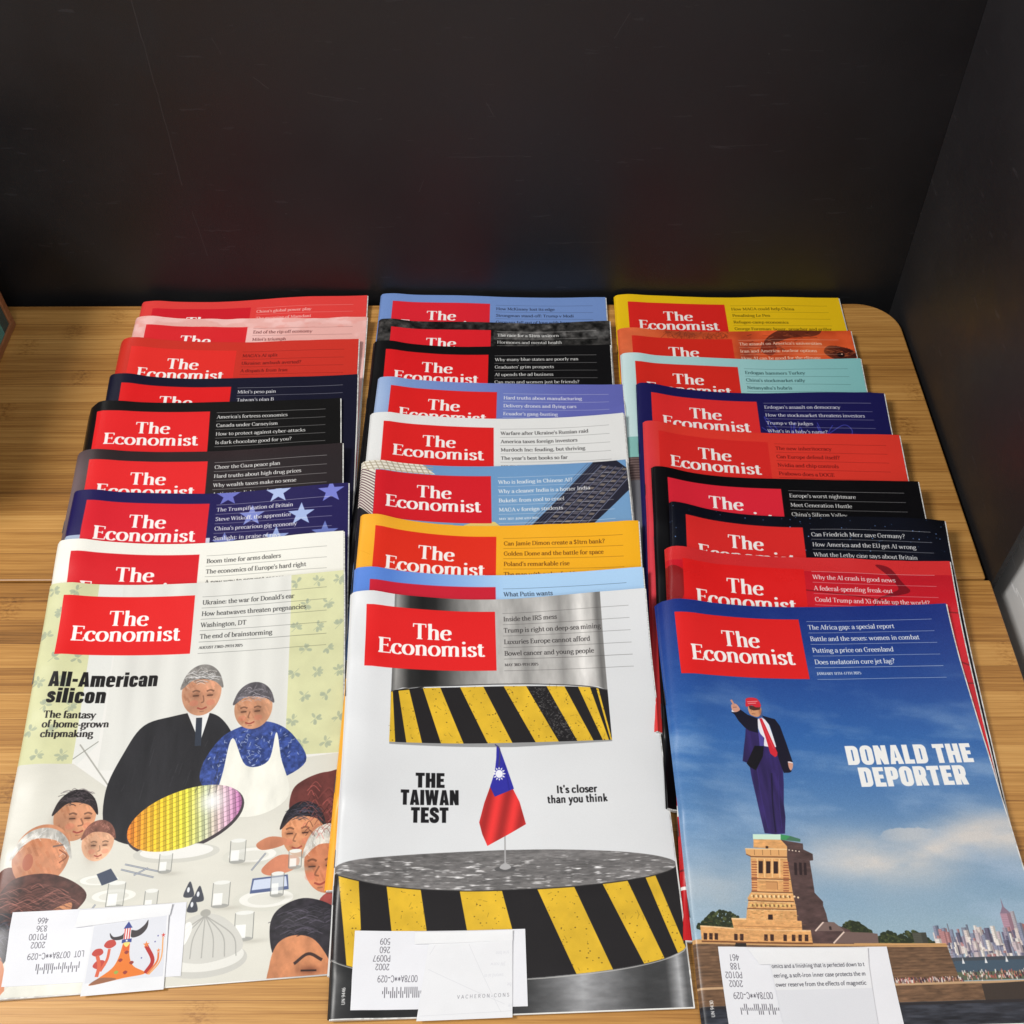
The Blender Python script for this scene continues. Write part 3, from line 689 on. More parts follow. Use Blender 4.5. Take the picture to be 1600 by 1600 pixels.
def art_scribble(cv):
    g = np.random.RandomState(8)
    for k in range(3):
        x = 104+k*22
        pts = [(x+g.uniform(-4, 10), 36+g.uniform(-10, 16)) for _ in range(6)]
        cv.line(pts, .7, (70, 76, 190), .75, curve=True)
    cv.line([(100, 38), (108, 46), (101, 49), (110, 40)], .7, (80, 84, 190), .8)
    cv.line([(140, 52), (152, 44), (166, 34), (172, 40), (168, 50)], .7, (80, 84, 190), .8, curve=True)
def art_starry(cv):
    n = vnoise(cv.X, cv.Y, 50, 40, 12)[..., None]
    cv.a[:] = np.array([.045, .055, .10])*(.5+n)
    g = np.random.RandomState(3)
    for i in range(230):
        x, y = g.uniform(0, 203), g.uniform(0, 70); r = g.uniform(.12, .5)
        cv.ell(x, y, r, r, (120, 160, 220), g.uniform(.3, 1))
def art_redgloss(cv):
    n = vnoise(cv.X, cv.Y, 60, 50, 17)[..., None]
    cv.a[:] = np.array([.80, .10, .16])*(.86+.28*n)
    cv.rect(0, 17, 11, CH, (196, 20, 26))
    cv.rect(0, 0, 203, 11, (214, 46, 48))
    cv.blob([(0, 17), (12, 20), (12, 34), (8, 44), (0, 44)], (140, 24, 26))
    for p in ([(0, 44), (30, 52), (60, 56), (90, 60)], [(0, 50), (40, 58), (90, 66)], [(98, 26), (140, 30), (180, 38), (203, 40)]):
        cv.line(p, 1.0, (130, 14, 22), .8, curve=True)
    cv.blob([(150, 4), (160, 6), (168, 18), (172, 24), (166, 27), (150, 30), (158, 26), (164, 22), (158, 12)], (110, 14, 26), .8)
    cv.line([(150, 30), (140, 44), (128, 52)], 1.2, (120, 14, 24), .8, curve=True)
    cv.line([(176, 66), (190, 74), (203, 80)], 1.2, (110, 14, 24), .8, curve=True)
    cv.rect(0, 93, 203, 94, (120, 10, 18)); cv.rect(0, 189, 203, 196, (240, 236, 232)); cv.rect(0, 228, 203, 229.2, (120, 10, 18))
    cv.rect(0, 238, 203, 240, (240, 236, 232))
def art_redC5(cv):
    n = vnoise(cv.X, cv.Y, 70, 50, 19)[..., None]
    cv.a[:] = np.array([.91, .235, .185])*(.95+.1*n)
    cv.soft(0, 120, 12, 160, (214, 64, 84), .8)

def cloudsky(cv):
    X, Y = cv.X, cv.Y
    t = np.clip(Y/215, 0, 1)[..., None]
    top, mid, low = np.array([24, 46, 124.]), np.array([52, 104, 172.]), np.array([150, 176, 192.])
    c = np.where(t < .45, top+(mid-top)*(t/.45), mid+(low-mid)*((t-.45)/.55))
    dk = np.clip((X-20)/120, 0, 1)[..., None]*np.clip(1-Y/130, 0, 1)[..., None]
    c = c*(1-.16*dk)+np.array([30, 48, 120.])*.16*dk
    # wisps running gently down to the right
    w = .5*vnoise(X+Y*1.2, Y-X*.16, 60, 11, 41, 5)+.5*vnoise(X, Y, 40, 26, 42, 5)
    m = np.clip((w-.47)*1.9, 0, .42)*np.clip((Y-18)/90, .12, 1)
    # broad pale cloud bank
    bank = np.exp(-((Y-(176-.10*(X-100)+4*np.sin(X/17)))/17)**2)*(.35+.65*np.clip((X-55)/60, 0, 1))
    b2 = .25+.5*vnoise(X, Y, 44, 20, 44, 6)
    m2 = np.clip(bank*(b2*2.5-.40), 0, .95)
    bank3 = np.exp(-((Y-192)/13)**2)*np.clip(1-X/60, 0, 1)
    m2 = np.maximum(m2, np.clip(bank3*(b2*1.7-.2), 0, .9))
    top_edge = np.clip(1-((X-141)/24)**2, 0, 1)*8
    puff = np.clip((Y-(160-top_edge*.8+4*vnoise(X, Y, 6, 6, 3)))/1.2, 0, 1)*np.clip((178-Y)/14, 0, 1)*np.clip(1-((X-141)/32)**2, 0, 1)*.7
    m = m[..., None]; m2 = np.maximum(m2, puff)[..., None]
    c = c*(1-m)+np.array([176, 196, 220.])*m
    c = c*(1-m2)+np.array([214, 208, 202.])*m2
    c = c+(np.random.RandomState(9).rand(*c.shape[:2], 1)-.5)*22
    cv.a[:] = c/255

def cover_statue(S):
    cv = Canvas(CW, CH, S, (40, 80, 160)); cloudsky(cv)
    g = np.random.RandomState(2)
    # trees behind the fort
    for (x0, x1, yb, h_) in ((3, 34, 215, 10), (84, 104, 219, 7), (105, 122, 226, 8), (114, 139, 227, 9)):
        for i in range(420):
            x = g.uniform(x0, x1); e = 1-((x-(x0+x1)/2)/((x1-x0)/2))**2
            y = yb-g.uniform(0, h_)*max(.25, e)
            r = g.uniform(.4, 1.3); c = g.choice([0, 1, 2]) if g.rand() < .5 else 0
            cv.ell(x, y, r, r*.8, [(40, 48, 30), (58, 66, 38), (78, 86, 50)][c])
    # city, right
    def tower(x, t_, w, c, b=231):
        cv.rect(x, t_, x+w, b, c); cv.rect(x+w*.62, t_, x+w, b, tuple(int(v*.78) for v in c))
        for k in range(int((b-t_)/1.0)): cv.rect(x+.25, t_+.5+k*1.0, x+w*.6, t_+.75+k*1.0, tuple(int(v*.66) for v in c), .6)
    for (x, t_, w, c) in ((141.5, 215.5, 2.2, (110, 124, 148)), (148.9, 214.6, .5, (120, 118, 130)), (156.5, 217, 3.4, (140, 146, 162)), (159.6, 215.4, 1.2, (120, 128, 146)), (163, 218.6, 6.2, (150, 118, 126)),
                          (181.5, 209.6, 6.4, (190, 150, 166)), (187.6, 208.6, 2.4, (186, 178, 184)), (191.5, 216, 8.5, (182, 106, 104)), (198.5, 206.6, 3.6, (176, 168, 172)), (172, 221, 5, (132, 110, 120)), (127.6, 219.2, 8, (84, 84, 74))):
        tower(x, t_, w, c)
    cv.poly([(181.5, 209.8), (183.8, 206), (184.3, 200.6), (184.8, 206), (187.9, 209.8)], (140, 120, 138))
    for i in range(330):
        x = g.uniform(139.5, 203); yb = g.uniform(223, 235); h_ = g.uniform(1.2, 6.5)*(1.25-(yb-223)/16); w = g.uniform(.8, 3.2)
        c = [(168, 158, 174), (206, 190, 194), (110, 106, 128), (226, 212, 206), (190, 138, 138), (146, 150, 172), (240, 232, 224)][g.randint(7)]
        cv.rect(x, yb-h_, x+w, yb+2, c); cv.rect(x+w*.6, yb-h_, x+w, yb+2, tuple(int(v*.76) for v in c))
        if w > 1.6:
            for k in range(int(h_)): cv.rect(x+.2, yb-h_+.4+k, x+w*.55, yb-h_+.6+k, tuple(int(v*.6) for v in c), .5)
    cv.rect(139, 233.6, 203, 236, (70, 76, 84))
    # water, quay, people
    wn = lambda X, Y: np.array([50, 52, 60.])+(vnoise(X, Y, 10, 1.6, 55, 3)[..., None]-.5)*np.array([70, 72, 78.])
    cv.rect(130, 235.5, 203, 243, (70, 88, 104)); cv.rect(144, 241.5, 203, 246, (92, 102, 80))
    for x, y in ((152, 237), (165, 237), (177, 236.6), (188, 236.8), (198, 236)):
        cv.poly([(x, y), (x+1.6, y), (x+.9, y-3.4)], (232, 232, 232))
    stone = lambda X, Y: np.array([112, 84, 62.])*(.72+.6*vnoise(X, Y, 5, .9, 61, 3)[..., None])
    cv.poly([(0, 221), (145.5, 226), (148.5, 246), (150, 251), (0, 251)], stone)
    cv.poly([(0, 221), (145.5, 225.6), (146, 227.6), (0, 223.2)], (206, 158, 104))
    for i in range(16):
        cv.line([(0, 224.5+i*1.7), (148, 226.5+i*1.55)], .22, (70, 50, 38), .55)
    cv.poly([(24, 223), (30, 223), (30, 236), (20, 240), (18, 236)], (44, 38, 34))
    cv.rect(0, 247.5, 203, 256.5, stone); cv.rect(0, 246.4, 203, 247.6, (196, 160, 122))
    cv.poly([(160, 248), (203, 246.6), (203, 258), (160, 258)], (62, 52, 46))
    for i in range(420):
        x = g.uniform(98, 203); y = 245.2-g.uniform(0, 2.0)-(x > 150)*g.uniform(0, 3.4)
        c = [(60, 44, 52), (214, 196, 190), (176, 92, 84), (232, 224, 214), (92, 70, 80), (196, 150, 128)][g.randint(6)]
        cv.rect(x, y, x+.6, y+1.5, c)
    cv.rect(0, 256.5, 203, 258.5, (44, 40, 42)); cv.rect(0, 258, 203, CH, wn)
    # outlines of the standing man, the pedestal and the fort, in cover millimetres
    cap = [(52.3, 71.6), (52.9, 69.7), (56.1, 68.8), (60.1, 69.4), (62.0, 72.7), (61.8, 75.1), (58.5, 75.5), (56.0, 74.3), (52.0, 75.5)]
    fc = [(53.8, 75.1), (61.6, 75.3), (61.2, 80.1), (58.8, 82.3), (55.5, 81.7), (53.6, 80.0)]
    fs = [(53.9, 74.5), (61.8, 75.1), (61.0, 77.2), (56.8, 77.9), (54.2, 77.1)]
    hand = [(42.2, 74.8), (45.3, 73.9), (47.2, 76.2), (47.4, 78.2), (44.3, 79.8), (42.2, 78.2)]
    cuff = [(42.0, 78.2), (44.9, 77.8), (44.6, 79.8), (41.7, 79.8)]
    slv = [(41.3, 79.8), (44.3, 79.6), (48.0, 77.8), (52.2, 81.1), (58.6, 83.4), (57.4, 93.4), (51.9, 92.3), (48.9, 90.1), (45.5, 85.8), (43.4, 81.4)]
    jl = [(49.6, 90.2), (57.3, 92.4), (60.9, 96.7), (59.7, 102.3), (54.4, 102.3), (50.0, 109.2), (47.0, 114.0), (44.2, 113.0), (46.8, 102.2), (48.3, 96.6)]
    sh = [(57.9, 84.1), (61.5, 82.7), (65.1, 85.2), (68.1, 101.7), (67.6, 102.8), (62.3, 102.7), (60.0, 102.3), (59.3, 96.7), (57.9, 90.2)]
    jr = [(61.7, 81.2), (70.1, 83.5), (72.7, 88.2), (74.8, 99.7), (76.8, 113.0), (73.8, 113.6), (70.5, 113.6), (68.3, 106.6), (67.5, 99.6), (66.0, 88.1), (62.8, 83.0)]
    fold = [(53.7, 102.3), (59.7, 102.3), (58.0, 109.3), (51.9, 118.9), (48.3, 116.8), (46.6, 114.4)]
    jb = [(67.7, 102.4), (72.5, 105.3), (74.4, 113.6), (74.8, 119.2), (70.7, 120.1), (69.5, 119.1), (67.9, 109.4)]
    hr = [(73.9, 112.6), (76.6, 113.3), (76.3, 116.1), (74.6, 118.5), (73.6, 116.4)]
    legs = [(48.3, 116.8), (51.9, 118.9), (59.7, 102.3), (68.0, 102.4), (69.4, 119.8), (68.5, 127.2), (66.2, 140.5), (65.8, 149.0), (63.7, 159.3), (57.6, 159.8), (51.1, 159.1), (50.2, 148.8), (49.3, 135.7), (48.4, 124.3)]
    split = [(61.8, 120.4), (59.2, 140.5), (58.1, 158.6)]
    tie = [(59.7, 83.4), (61.4, 83.2), (63.2, 88.8), (68.0, 106.6), (67.4, 108.7), (65.8, 109.7), (63.2, 107.3), (61.9, 96.7)]
    s1 = [(43.6, 159.8), (60.9, 159.8), (60.4, 163.1), (43.2, 162.9)]
    s2 = [(60.9, 159.8), (66.8, 160.8), (72.6, 162.7), (72.3, 164.4), (60.4, 163.1)]
    n1 = [(43.5, 162.9), (60.4, 163.1), (63.6, 167.1), (63.3, 168.9), (42.7, 168.0)]
    b1 = [(37.5, 168.8), (63.3, 168.9), (62.5, 173.6), (40.7, 173.5), (37.6, 172.1)]
    n2 = [(60.4, 163.1), (73.6, 165.5), (73.3, 169.1), (78.5, 171.9), (78.1, 175.7), (75.9, 176.0), (62.5, 173.7), (63.6, 167.1)]
    f1 = [(40.1, 173.5), (62.4, 173.6), (62.5, 186.1), (62.3, 194.2), (62.8, 204.4), (62.2, 210.9), (32.0, 210.1), (33.5, 203.9), (35.0, 199.4), (34.7, 197.7), (38.0, 193.5)]
    f2 = [(62.2, 173.6), (75.9, 176.0), (75.7, 186.9), (75.4, 195.0), (79.4, 200.2), (79.0, 202.5), (79.9, 207.0), (80.1, 212.0), (62.0, 210.9), (62.3, 194.2)]
    wl = [[(44.6, 176.1), (47.3, 176.1), (46.1, 183.4), (43.5, 183.3)], [(49.2, 176.2), (51.9, 176.2), (50.7, 183.4), (48.1, 183.4)], [(53.8, 176.2), (56.5, 176.3), (55.3, 183.5), (52.6, 183.5)]]
    wd = [[(66.2, 176.9), (67.8, 177.1), (66.9, 184.5), (65.2, 184.4)], [(69.2, 176.9), (70.8, 177.2), (69.8, 184.6), (68.2, 184.4)], [(72.0, 177.0), (73.6, 177.2), (72.6, 184.6), (71.0, 184.5)]]
    pil = [[(43.6, 174.6), (44.4, 174.6), (43.0, 185.7), (42.1, 185.7)], [(48.0, 174.7), (48.9, 174.7), (47.3, 185.8), (46.5, 185.8)], [(52.7, 174.7), (53.5, 174.7), (51.9, 185.9), (51.1, 185.9)], [(57.2, 174.8), (58.1, 174.8), (56.4, 186.0), (55.6, 186.0)]]
    bands = [[(40.0, 173.6), (62.5, 173.8)], [(38.6, 186.5), (62.3, 187.0)], [(37.6, 194.1), (62.2, 194.8)], [(34.8, 199.2), (62.1, 200.0)], [(33.5, 203.8), (62.8, 204.5)]]
    quoin = [(40.2, 176.3), (40.0, 177.8), (39.8, 179.4), (39.5, 180.9), (39.3, 182.4), (39.1, 183.9), (38.9, 185.4), (38.6, 186.9), (38.4, 188.5), (38.2, 189.9), (38.0, 191.4), (37.7, 192.9), (59.6, 176.6), (59.4, 178.2), (59.1, 179.7), (58.8, 181.2), (58.6, 182.7), (58.3, 184.3), (58.1, 185.8), (57.8, 187.3), (57.6, 188.8), (57.3, 190.3), (57.1, 191.8), (56.8, 193.3)]
    dent = [(37.2, 196.6), (39.9, 196.6), (42.6, 196.7), (45.3, 196.7), (47.9, 196.8), (50.6, 196.8), (53.3, 196.9), (56.0, 196.9), (58.7, 197.0), (35.8, 201.8), (38.4, 201.8), (40.9, 201.9), (43.5, 201.9), (46.1, 202.0), (48.6, 202.0), (51.2, 202.1), (53.8, 202.1), (56.3, 202.2), (58.9, 202.2)]
    door = [(45.5, 207.2), (48.2, 207.2), (47.8, 210.2), (45.0, 210.1)]
    hole = [(50.4, 167.0), (52.0, 167.1), (51.7, 169.0), (50.1, 169.0)]
    t1 = [(23.4, 209.5), (64.6, 210.6), (64.1, 216.4), (24.0, 215.3)]
    t2 = [(4.5, 213.6), (22.9, 215.0), (69.0, 216.7), (68.9, 223.8), (4.3, 222.1)]
    tw = [[(5.9, 217.5), (8.0, 217.7), (7.5, 221.3), (5.5, 221.2)], [(9.2, 217.6), (11.2, 217.8), (10.7, 221.4), (8.7, 221.2)], [(12.3, 217.7), (14.3, 217.8), (13.8, 221.5), (11.8, 221.3)], [(23.8, 217.9), (25.8, 218.1), (25.3, 221.7), (23.3, 221.5)], [(27.2, 218.0), (29.3, 218.1), (28.7, 221.8), (26.7, 221.6)], [(41.4, 218.3), (43.4, 218.4), (42.9, 222.1), (40.8, 221.9)], [(44.9, 218.3), (47.0, 218.5), (46.4, 222.1), (44.4, 222.0)], [(52.6, 218.5), (54.6, 218.7), (54.0, 222.3), (52.0, 222.1)], [(57.6, 218.6), (59.6, 218.8), (59.0, 222.4), (56.9, 222.2)], [(61.4, 218.7), (63.4, 218.8), (62.7, 222.5), (60.7, 222.3)], [(65.1, 218.8), (67.1, 218.9), (66.5, 222.6), (64.4, 222.4)]]
    dkr = [(64.6, 210.6), (80.1, 211.9), (92.0, 216.7), (92.7, 224.5), (68.7, 223.8), (69.0, 216.7), (63.9, 216.3)]
    r1 = [(71.6, 216.9), (77.5, 211.7), (83.6, 212.1), (89.0, 217.2)]
    r2 = [(80.6, 224.0), (88.3, 217.5), (98.6, 218.5), (101.9, 224.5)]
    r3 = [(80.9, 223.9), (88.4, 217.6), (102.8, 218.4), (107.5, 219.2), (107.0, 224.4)]

    lit = lambda X, Y: np.array([222, 164, 104.])*(.78+.30*vnoise(X, Y, 5, 1.0, 71, 4)[..., None]+.16*vnoise(X, Y, 1.6, 1.2, 72, 2)[..., None])
    dk = lambda X, Y: np.array([84, 64, 62.])*(.72+.55*vnoise(X, Y, 5, 2, 73, 4)[..., None])
    cv.poly(dkr, dk); cv.poly(r1, (122, 100, 94)); cv.line(r1[:2], .8, (232, 208, 192)); cv.poly(r3, (116, 94, 88)); cv.line(r3[:2], .8, (232, 208, 192)); cv.rect(80, 214.4, 81.4, 216.4, (52, 40, 40))
    cv.poly(t2, lit); cv.line([t2[0], t2[1], t2[2]], .8, (244, 200, 148)); cv.line([t2[4], t2[3]], .9, (120, 76, 46))
    cv.poly(t1, lit); cv.line([t1[0], t1[1]], .9, (248, 208, 156)); cv.line([(24, 213.6), (64.2, 214.6)], .35, (170, 116, 72))
    for q in tw: cv.poly(q, (62, 38, 32))
    cv.poly(f2, dk); cv.poly(n2, dk); cv.poly(f1, lit); cv.poly(n1, lit)
    for q in wd: cv.poly(q, (46, 32, 34))
    for q in pil: cv.poly(q, (244, 198, 138))
    for q in wl: cv.poly(q, (54, 34, 30))
    for a, b in bands: cv.line([a, b], .6, (120, 76, 48)); cv.line([(a[0], a[1]+.6), (b[0], b[1]+.6)], .35, (246, 206, 150))
    for x, y in quoin: cv.rect(x, y, x+3.4, y+.75, (158, 84, 56), .85)
    for k, (x, y) in enumerate(dent): cv.ell(x+.3, y, .75, .85, (250, 216, 156) if k < 9 else (232, 196, 120)); cv.ell(x+1.3, y+.2, .5, .8, (120, 84, 52))
    cv.poly([(47, 188.3), (54, 188.5), (53.6, 193), (46.6, 192.9)], (208, 150, 96)); cv.line([(47, 188.3), (54, 188.5), (53.6, 193)], .25, (130, 84, 54))
    g2 = np.random.RandomState(12)
    for i in range(160):
        x = g2.uniform(33, 62); y = g2.uniform(196, 210); cv.line([(x, y), (x+g2.uniform(.5, 2.2), y)], .3, (150, 112, 60) if g2.rand() < .6 else (246, 210, 150), .6)
    for i in range(120):
        x = g2.uniform(5, 68); y = g2.uniform(211, 223); cv.line([(x, y), (x+g2.uniform(.6, 2.6), y+.04)], .22, (176, 124, 80), .6)
    cv.poly(door, (52, 34, 30)); cv.poly(hole, (60, 36, 30)); cv.poly(b1, (226, 170, 110)); cv.line([b1[0], b1[1]], .6, (250, 212, 156)); cv.line([b1[4], b1[3], b1[2]], .6, (126, 80, 50))
    for x in (43, 48, 53, 58): cv.line([(x, 169.4), (x-.3, 172.6)], .35, (150, 100, 62))
    for x in (64.5, 66.5, 68.5, 70.5): cv.ell(x, 169.3+.3*(x-64)/2, .45, .4, (240, 220, 200))
    for x, y in ((62.9, 197), (65, 197.6)): cv.ell(x, y, .6, .6, (240, 210, 170))
    cv.poly(s1, (208, 236, 214)); cv.poly(s2, (72, 118, 92)); cv.poly([s2[0], s2[1], (63.5, 163.3), s2[4]], (66, 150, 92))
    # the man
    N1, N2, N3 = (46, 36, 92), (22, 20, 38), (66, 52, 128)
    nav = lambda X, Y: np.array([48, 36, 90.])*(.70+.62*vnoise(X, Y*.5, 3.2, 9, 77, 3)[..., None])
    cv.poly(legs, nav); cv.line(split, 1.0, (24, 18, 50), .8, curve=True); cv.line([(53, 118), (52.6, 135), (53.6, 156)], .5, N3, .5, curve=True); cv.line([(66, 122), (63.4, 140), (62.4, 156)], .5, N3, .5, curve=True)
    cv.blob(jb, N2); cv.poly(sh, (238, 236, 242)); cv.poly(jl, nav); cv.poly(fold, (14, 12, 22)); cv.poly([(57.6, 92), (60.5, 96.5), (59.7, 102.3), (57, 102.3)], (92, 82, 168), .8)
    cv.poly(jr, N2); cv.poly(tie, (212, 40, 54)); cv.line([(61, 86), (66, 104)], .5, (238, 96, 100), .6)
    cv.poly(slv, N2); cv.poly(cuff, (236, 236, 244)); cv.blob(hand, (214, 156, 134)); cv.line([(44.2, 75.2), (42.5, 71.2)], 1.35, (206, 146, 124)); cv.line([(43, 76.5), (45.6, 76.2)], .35, (120, 70, 60)); cv.blob(hr, (212, 156, 134)); cv.line([(73.6, 112.8), (76.7, 113.4)], .6, (236, 236, 244))
    cv.blob(fc, (212, 152, 112)); cv.poly(fs, (52, 30, 28), .85); cv.soft(61.2, 79, 1.0, 3, (120, 66, 50), .5); cv.line([(55.2, 80.2), (57.6, 80.3)], .35, (140, 70, 60)); cv.line([(55.4, 77.2), (55.0, 78.8)], .4, (170, 108, 80))
    cv.blob(cap, (214, 44, 58)); cv.line([(53.2, 72.0), (60.4, 71.2)], .5, (244, 178, 178), .8); cv.line([(53.6, 73.2), (59.2, 72.6)], .5, (244, 178, 178), .8)
    text(cv, 'DONALD THE', 152.8, 115.2, 13.0, 'heavy', WHITE, width=81.5, align='c')
    text(cv, 'DEPORTER', 151.8, 130.0, 13.0, 'heavy', WHITE, width=69, align='c')
    masthead(cv, ['The Africa gap: a special report', 'Battle and the sexes: women in combat', 'Putting a price on Greenland', 'Does melatonin cure jet lag?'],
             'JANUARY 11TH\u201317TH 2025', WHITE)
    text(cv, 'UN 9430', 7.0, 262, 2.0, 'sansb', WHITE, rot=90, alpha=.85)
    return cv

def cover_press(S):
    cv = Canvas(CW, CH, S, (222, 223, 224))
    X, Y = cv.X, cv.Y
    n = vnoise(X, Y, 70, 70, 80, 3)[..., None]; cv.a *= .965+.06*n
    g = np.random.RandomState(4)
    # steel ram
    def steel(X, Y):
        s = (X-29)/143.0
        k = np.interp(s, [0, .02, .08, .14, .20, .30, .42, .52, .62, .72, .80, .86, .90, .95, .98, 1], [90, 150, 48, 30, 40, 120, 170, 190, 160, 196, 150, 196, 224, 190, 110, 130])
        m = vnoise(X, Y, 6, 18, 82, 4)
        k = k*(.86+.28*m)
        return np.stack([k*1.0, k*.985, k*.965], -1)
    cv.poly([(30, 0), (172, 0), (172, 71), (166, 68), (130, 64.5), (99, 64), (60, 65.5), (36, 68), (29, 71)], steel)
    # striped band
    def band(xa0, xa1, ytop, ybot, stripes, slant, edge_dark):
        yt = lambda x: ytop(x); yb = lambda x: ybot(x)
        xs = np.linspace(xa0, xa1, 40)
        cv.poly([(x, yt(x)) for x in xs]+[(x, yb(x)) for x in xs[::-1]], (34, 31, 32))
        for a, b, c, d in stripes:
            p = [(x, yt(x)) for x in np.linspace(a, b, 6)]+[(x, yb(x)) for x in np.linspace(d, c, 6)]
            cv.poly(p, lambda X, Y: np.array([222, 180, 48.])*(.90+.2*vnoise(X, Y, 12, 12, 84, 3)[..., None]))
            for i in range(int((b-a)*2.2)+4):
                t = g.rand(); u = g.rand(); xt = a+(b-a)*u; xb = c+(d-c)*u
                x = xt+(xb-xt)*t; y = yt(xt)+(yb(xb)-yt(xt))*t; r = g.uniform(.12, .5)
                if g.rand() < .2: cv.line([(x, y), (x+g.uniform(-3, 3), y+g.uniform(-3, 3))], .16, (92, 70, 26), .8)
                else: cv.ell(x, y, r, r*.7, (86, 66, 26), .85)
    yt = lambda x: 71.5-5.6*math.sqrt(max(0, 1-((x-100.5)/72.0)**2)); yb = lambda x: 106
    band(28.8, 172, yt, yb, [(28.9, 30.0, 28.7, 32.5), (33.5, 40.5, 39.5, 49.5), (49.5, 61, 61.5, 76), (74, 89.5, 91.5, 107.5), (103, 118, 122.5, 137.5), (131.5, 143.5, 149.5, 160), (152.5, 160.5, 166, 170), (164.5, 166, 171, 172)], 0, 0)
    for i in range(420):
        t = g.rand(); u = g.rand(); x = 118.5+12.5*u+t*19; y = 67+t*38
        if x < 150: cv.line([(x, y), (x+g.uniform(-1.5, 1.5), y+g.uniform(-1, 1))], g.uniform(.15, .5), (112, 110, 108) if g.rand() < .6 else (14, 14, 14), .7)
    cv.line([(29, 71), (45, 67), (72, 65), (100, 64.3), (130, 65), (158, 67.5), (172, 71)], .7, (60, 58, 58), .9, curve=True)
    cv.line([(31, 70.4), (46, 67.8), (50, 66.8)], .7, (20, 20, 20))
    cv.poly([(28.8, 106), (172, 106), (172, 107), (110, 109), (28.8, 107.4)], (150, 150, 150))
    # headline
    for i, (s, w) in enumerate((('THE', 18.5), ('TAIWAN', 36.5), ('TEST', 23.5))):
        text(cv, s, 55.1, 136.0+i*11.25, 9.8, 'heavy', (24, 22, 24), width=w, align='c')
    text(cv, "It's closer", 147, 141.2, 5.2, 'sansb', (26, 24, 26), width=26, align='c')
    text(cv, 'than you think', 147, 147.6, 5.2, 'sansb', (26, 24, 26), width=38, align='c')
    # lower block: round top, striped side, dark foot
    t = np.linspace(0, 2*np.pi, 90, endpoint=False)
    top = lambda X, Y: np.array([118, 115, 114.])*(.72+.5*vnoise(X, Y, 4, .8, 90, 4)[..., None])*(.85+.3*vnoise(X, Y, 30, 6, 92, 2)[..., None])+np.clip(vnoise(X, Y, 6, .9, 91, 3)-.62, 0, 1)[..., None]*520*np.clip((Y-177)/6, 0, 1)[..., None]
    cx, cy, rx, ry = 101, 188.5, 103, 12.2
    xs = np.linspace(-2, 205, 60)
    lo = lambda x: cy+ry*math.sqrt(max(0, 1-((x-cx)/rx)**2))
    lob = lambda x: 234+16.5*math.sqrt(max(0, 1-((x-cx)/104)**2))
    band(-1, 204, lo, lob, [(2, 14, 9, 18), (30, 50, 37, 58), (73, 98, 82, 110), (119, 141, 139, 160), (158, 173, 178, 190), (184, 190, 198, 203)], 0, 0)
    cv.poly(np.stack([cx+rx*np.cos(t), cy+ry*np.sin(t)], 1), top)
    cv.line([(x, lo(x)) for x in xs], .7, (40, 38, 38), .8)
    foot = lambda X, Y: (lambda k: np.stack([k, k, k*1.01], -1))(np.interp(X, [0, 20, 60, 110, 128, 142, 160, 178, 190, 197, 201], [44, 34, 40, 60, 110, 158, 112, 62, 66, 170, 90])*(.85+.3*vnoise(X, Y, 8, 3, 95, 3)))
    cv.poly([(x, lob(x)) for x in xs]+[(205, 270), (-2, 270)], foot)
    cv.line([(x, lob(x)+.6) for x in xs], .5, (196, 194, 190), .8)
    # desk flag
    cv.line([(101, 160), (100.4, 187.5)], .9, (170, 168, 168)); cv.ell(100.3, 187.8, 6.4, 1.8, (92, 90, 90)); cv.blob([(97, 187), (99.4, 184.6), (101.6, 184.6), (104, 187), (100.4, 188.4)], (176, 174, 174))
    redf = lambda X, Y: np.array([222, 54, 52.])*(.92+.16*np.sin(X*.55+Y*.12)[..., None])
    cv.poly([(93.0, 134), (98, 136), (106.4, 136.5), (110.6, 146), (114.0, 160.4), (104, 166), (90.0, 173.4), (87, 166), (85.2, 158.5), (88.6, 146)], redf)
    cv.poly([(97.2, 107.4), (99.6, 111), (103, 122), (107.4, 137.2), (95.2, 142.2), (92.4, 135.4), (95.6, 126), (96.8, 116)], (50, 48, 158)); cv.line([(96.2, 106.8), (99.2, 110.5), (98.4, 122)], .8, (70, 68, 110), curve=True)
    cv.line([(101.6, 120), (103.4, 130), (104.4, 138)], .9, (36, 34, 128), .5)
    for k in range(12):
        a = k*math.pi/6
        cv.poly([(98.4+math.cos(a-.22)*2.5, 127+math.sin(a-.22)*3.3), (98.4+math.cos(a)*4.3, 127+math.sin(a)*4.9), (98.4+math.cos(a+.22)*2.5, 127+math.sin(a+.22)*3.3)], WHITE)
    cv.ell(98.4, 127, 2.3, 2.7, (238, 238, 246))
    masthead(cv, ['Inside the IRS mess', 'Trump is right on deep-sea mining', 'Luxuries Europe cannot afford', 'Bowel cancer and young people'], 'MAY 3RD\u20139TH 2025', (54, 50, 50), rule_a=.6)
    text(cv, 'UN 9446', 9.0, 262, 2.0, 'sansb', WHITE, rot=90, alpha=.85)
    return cv

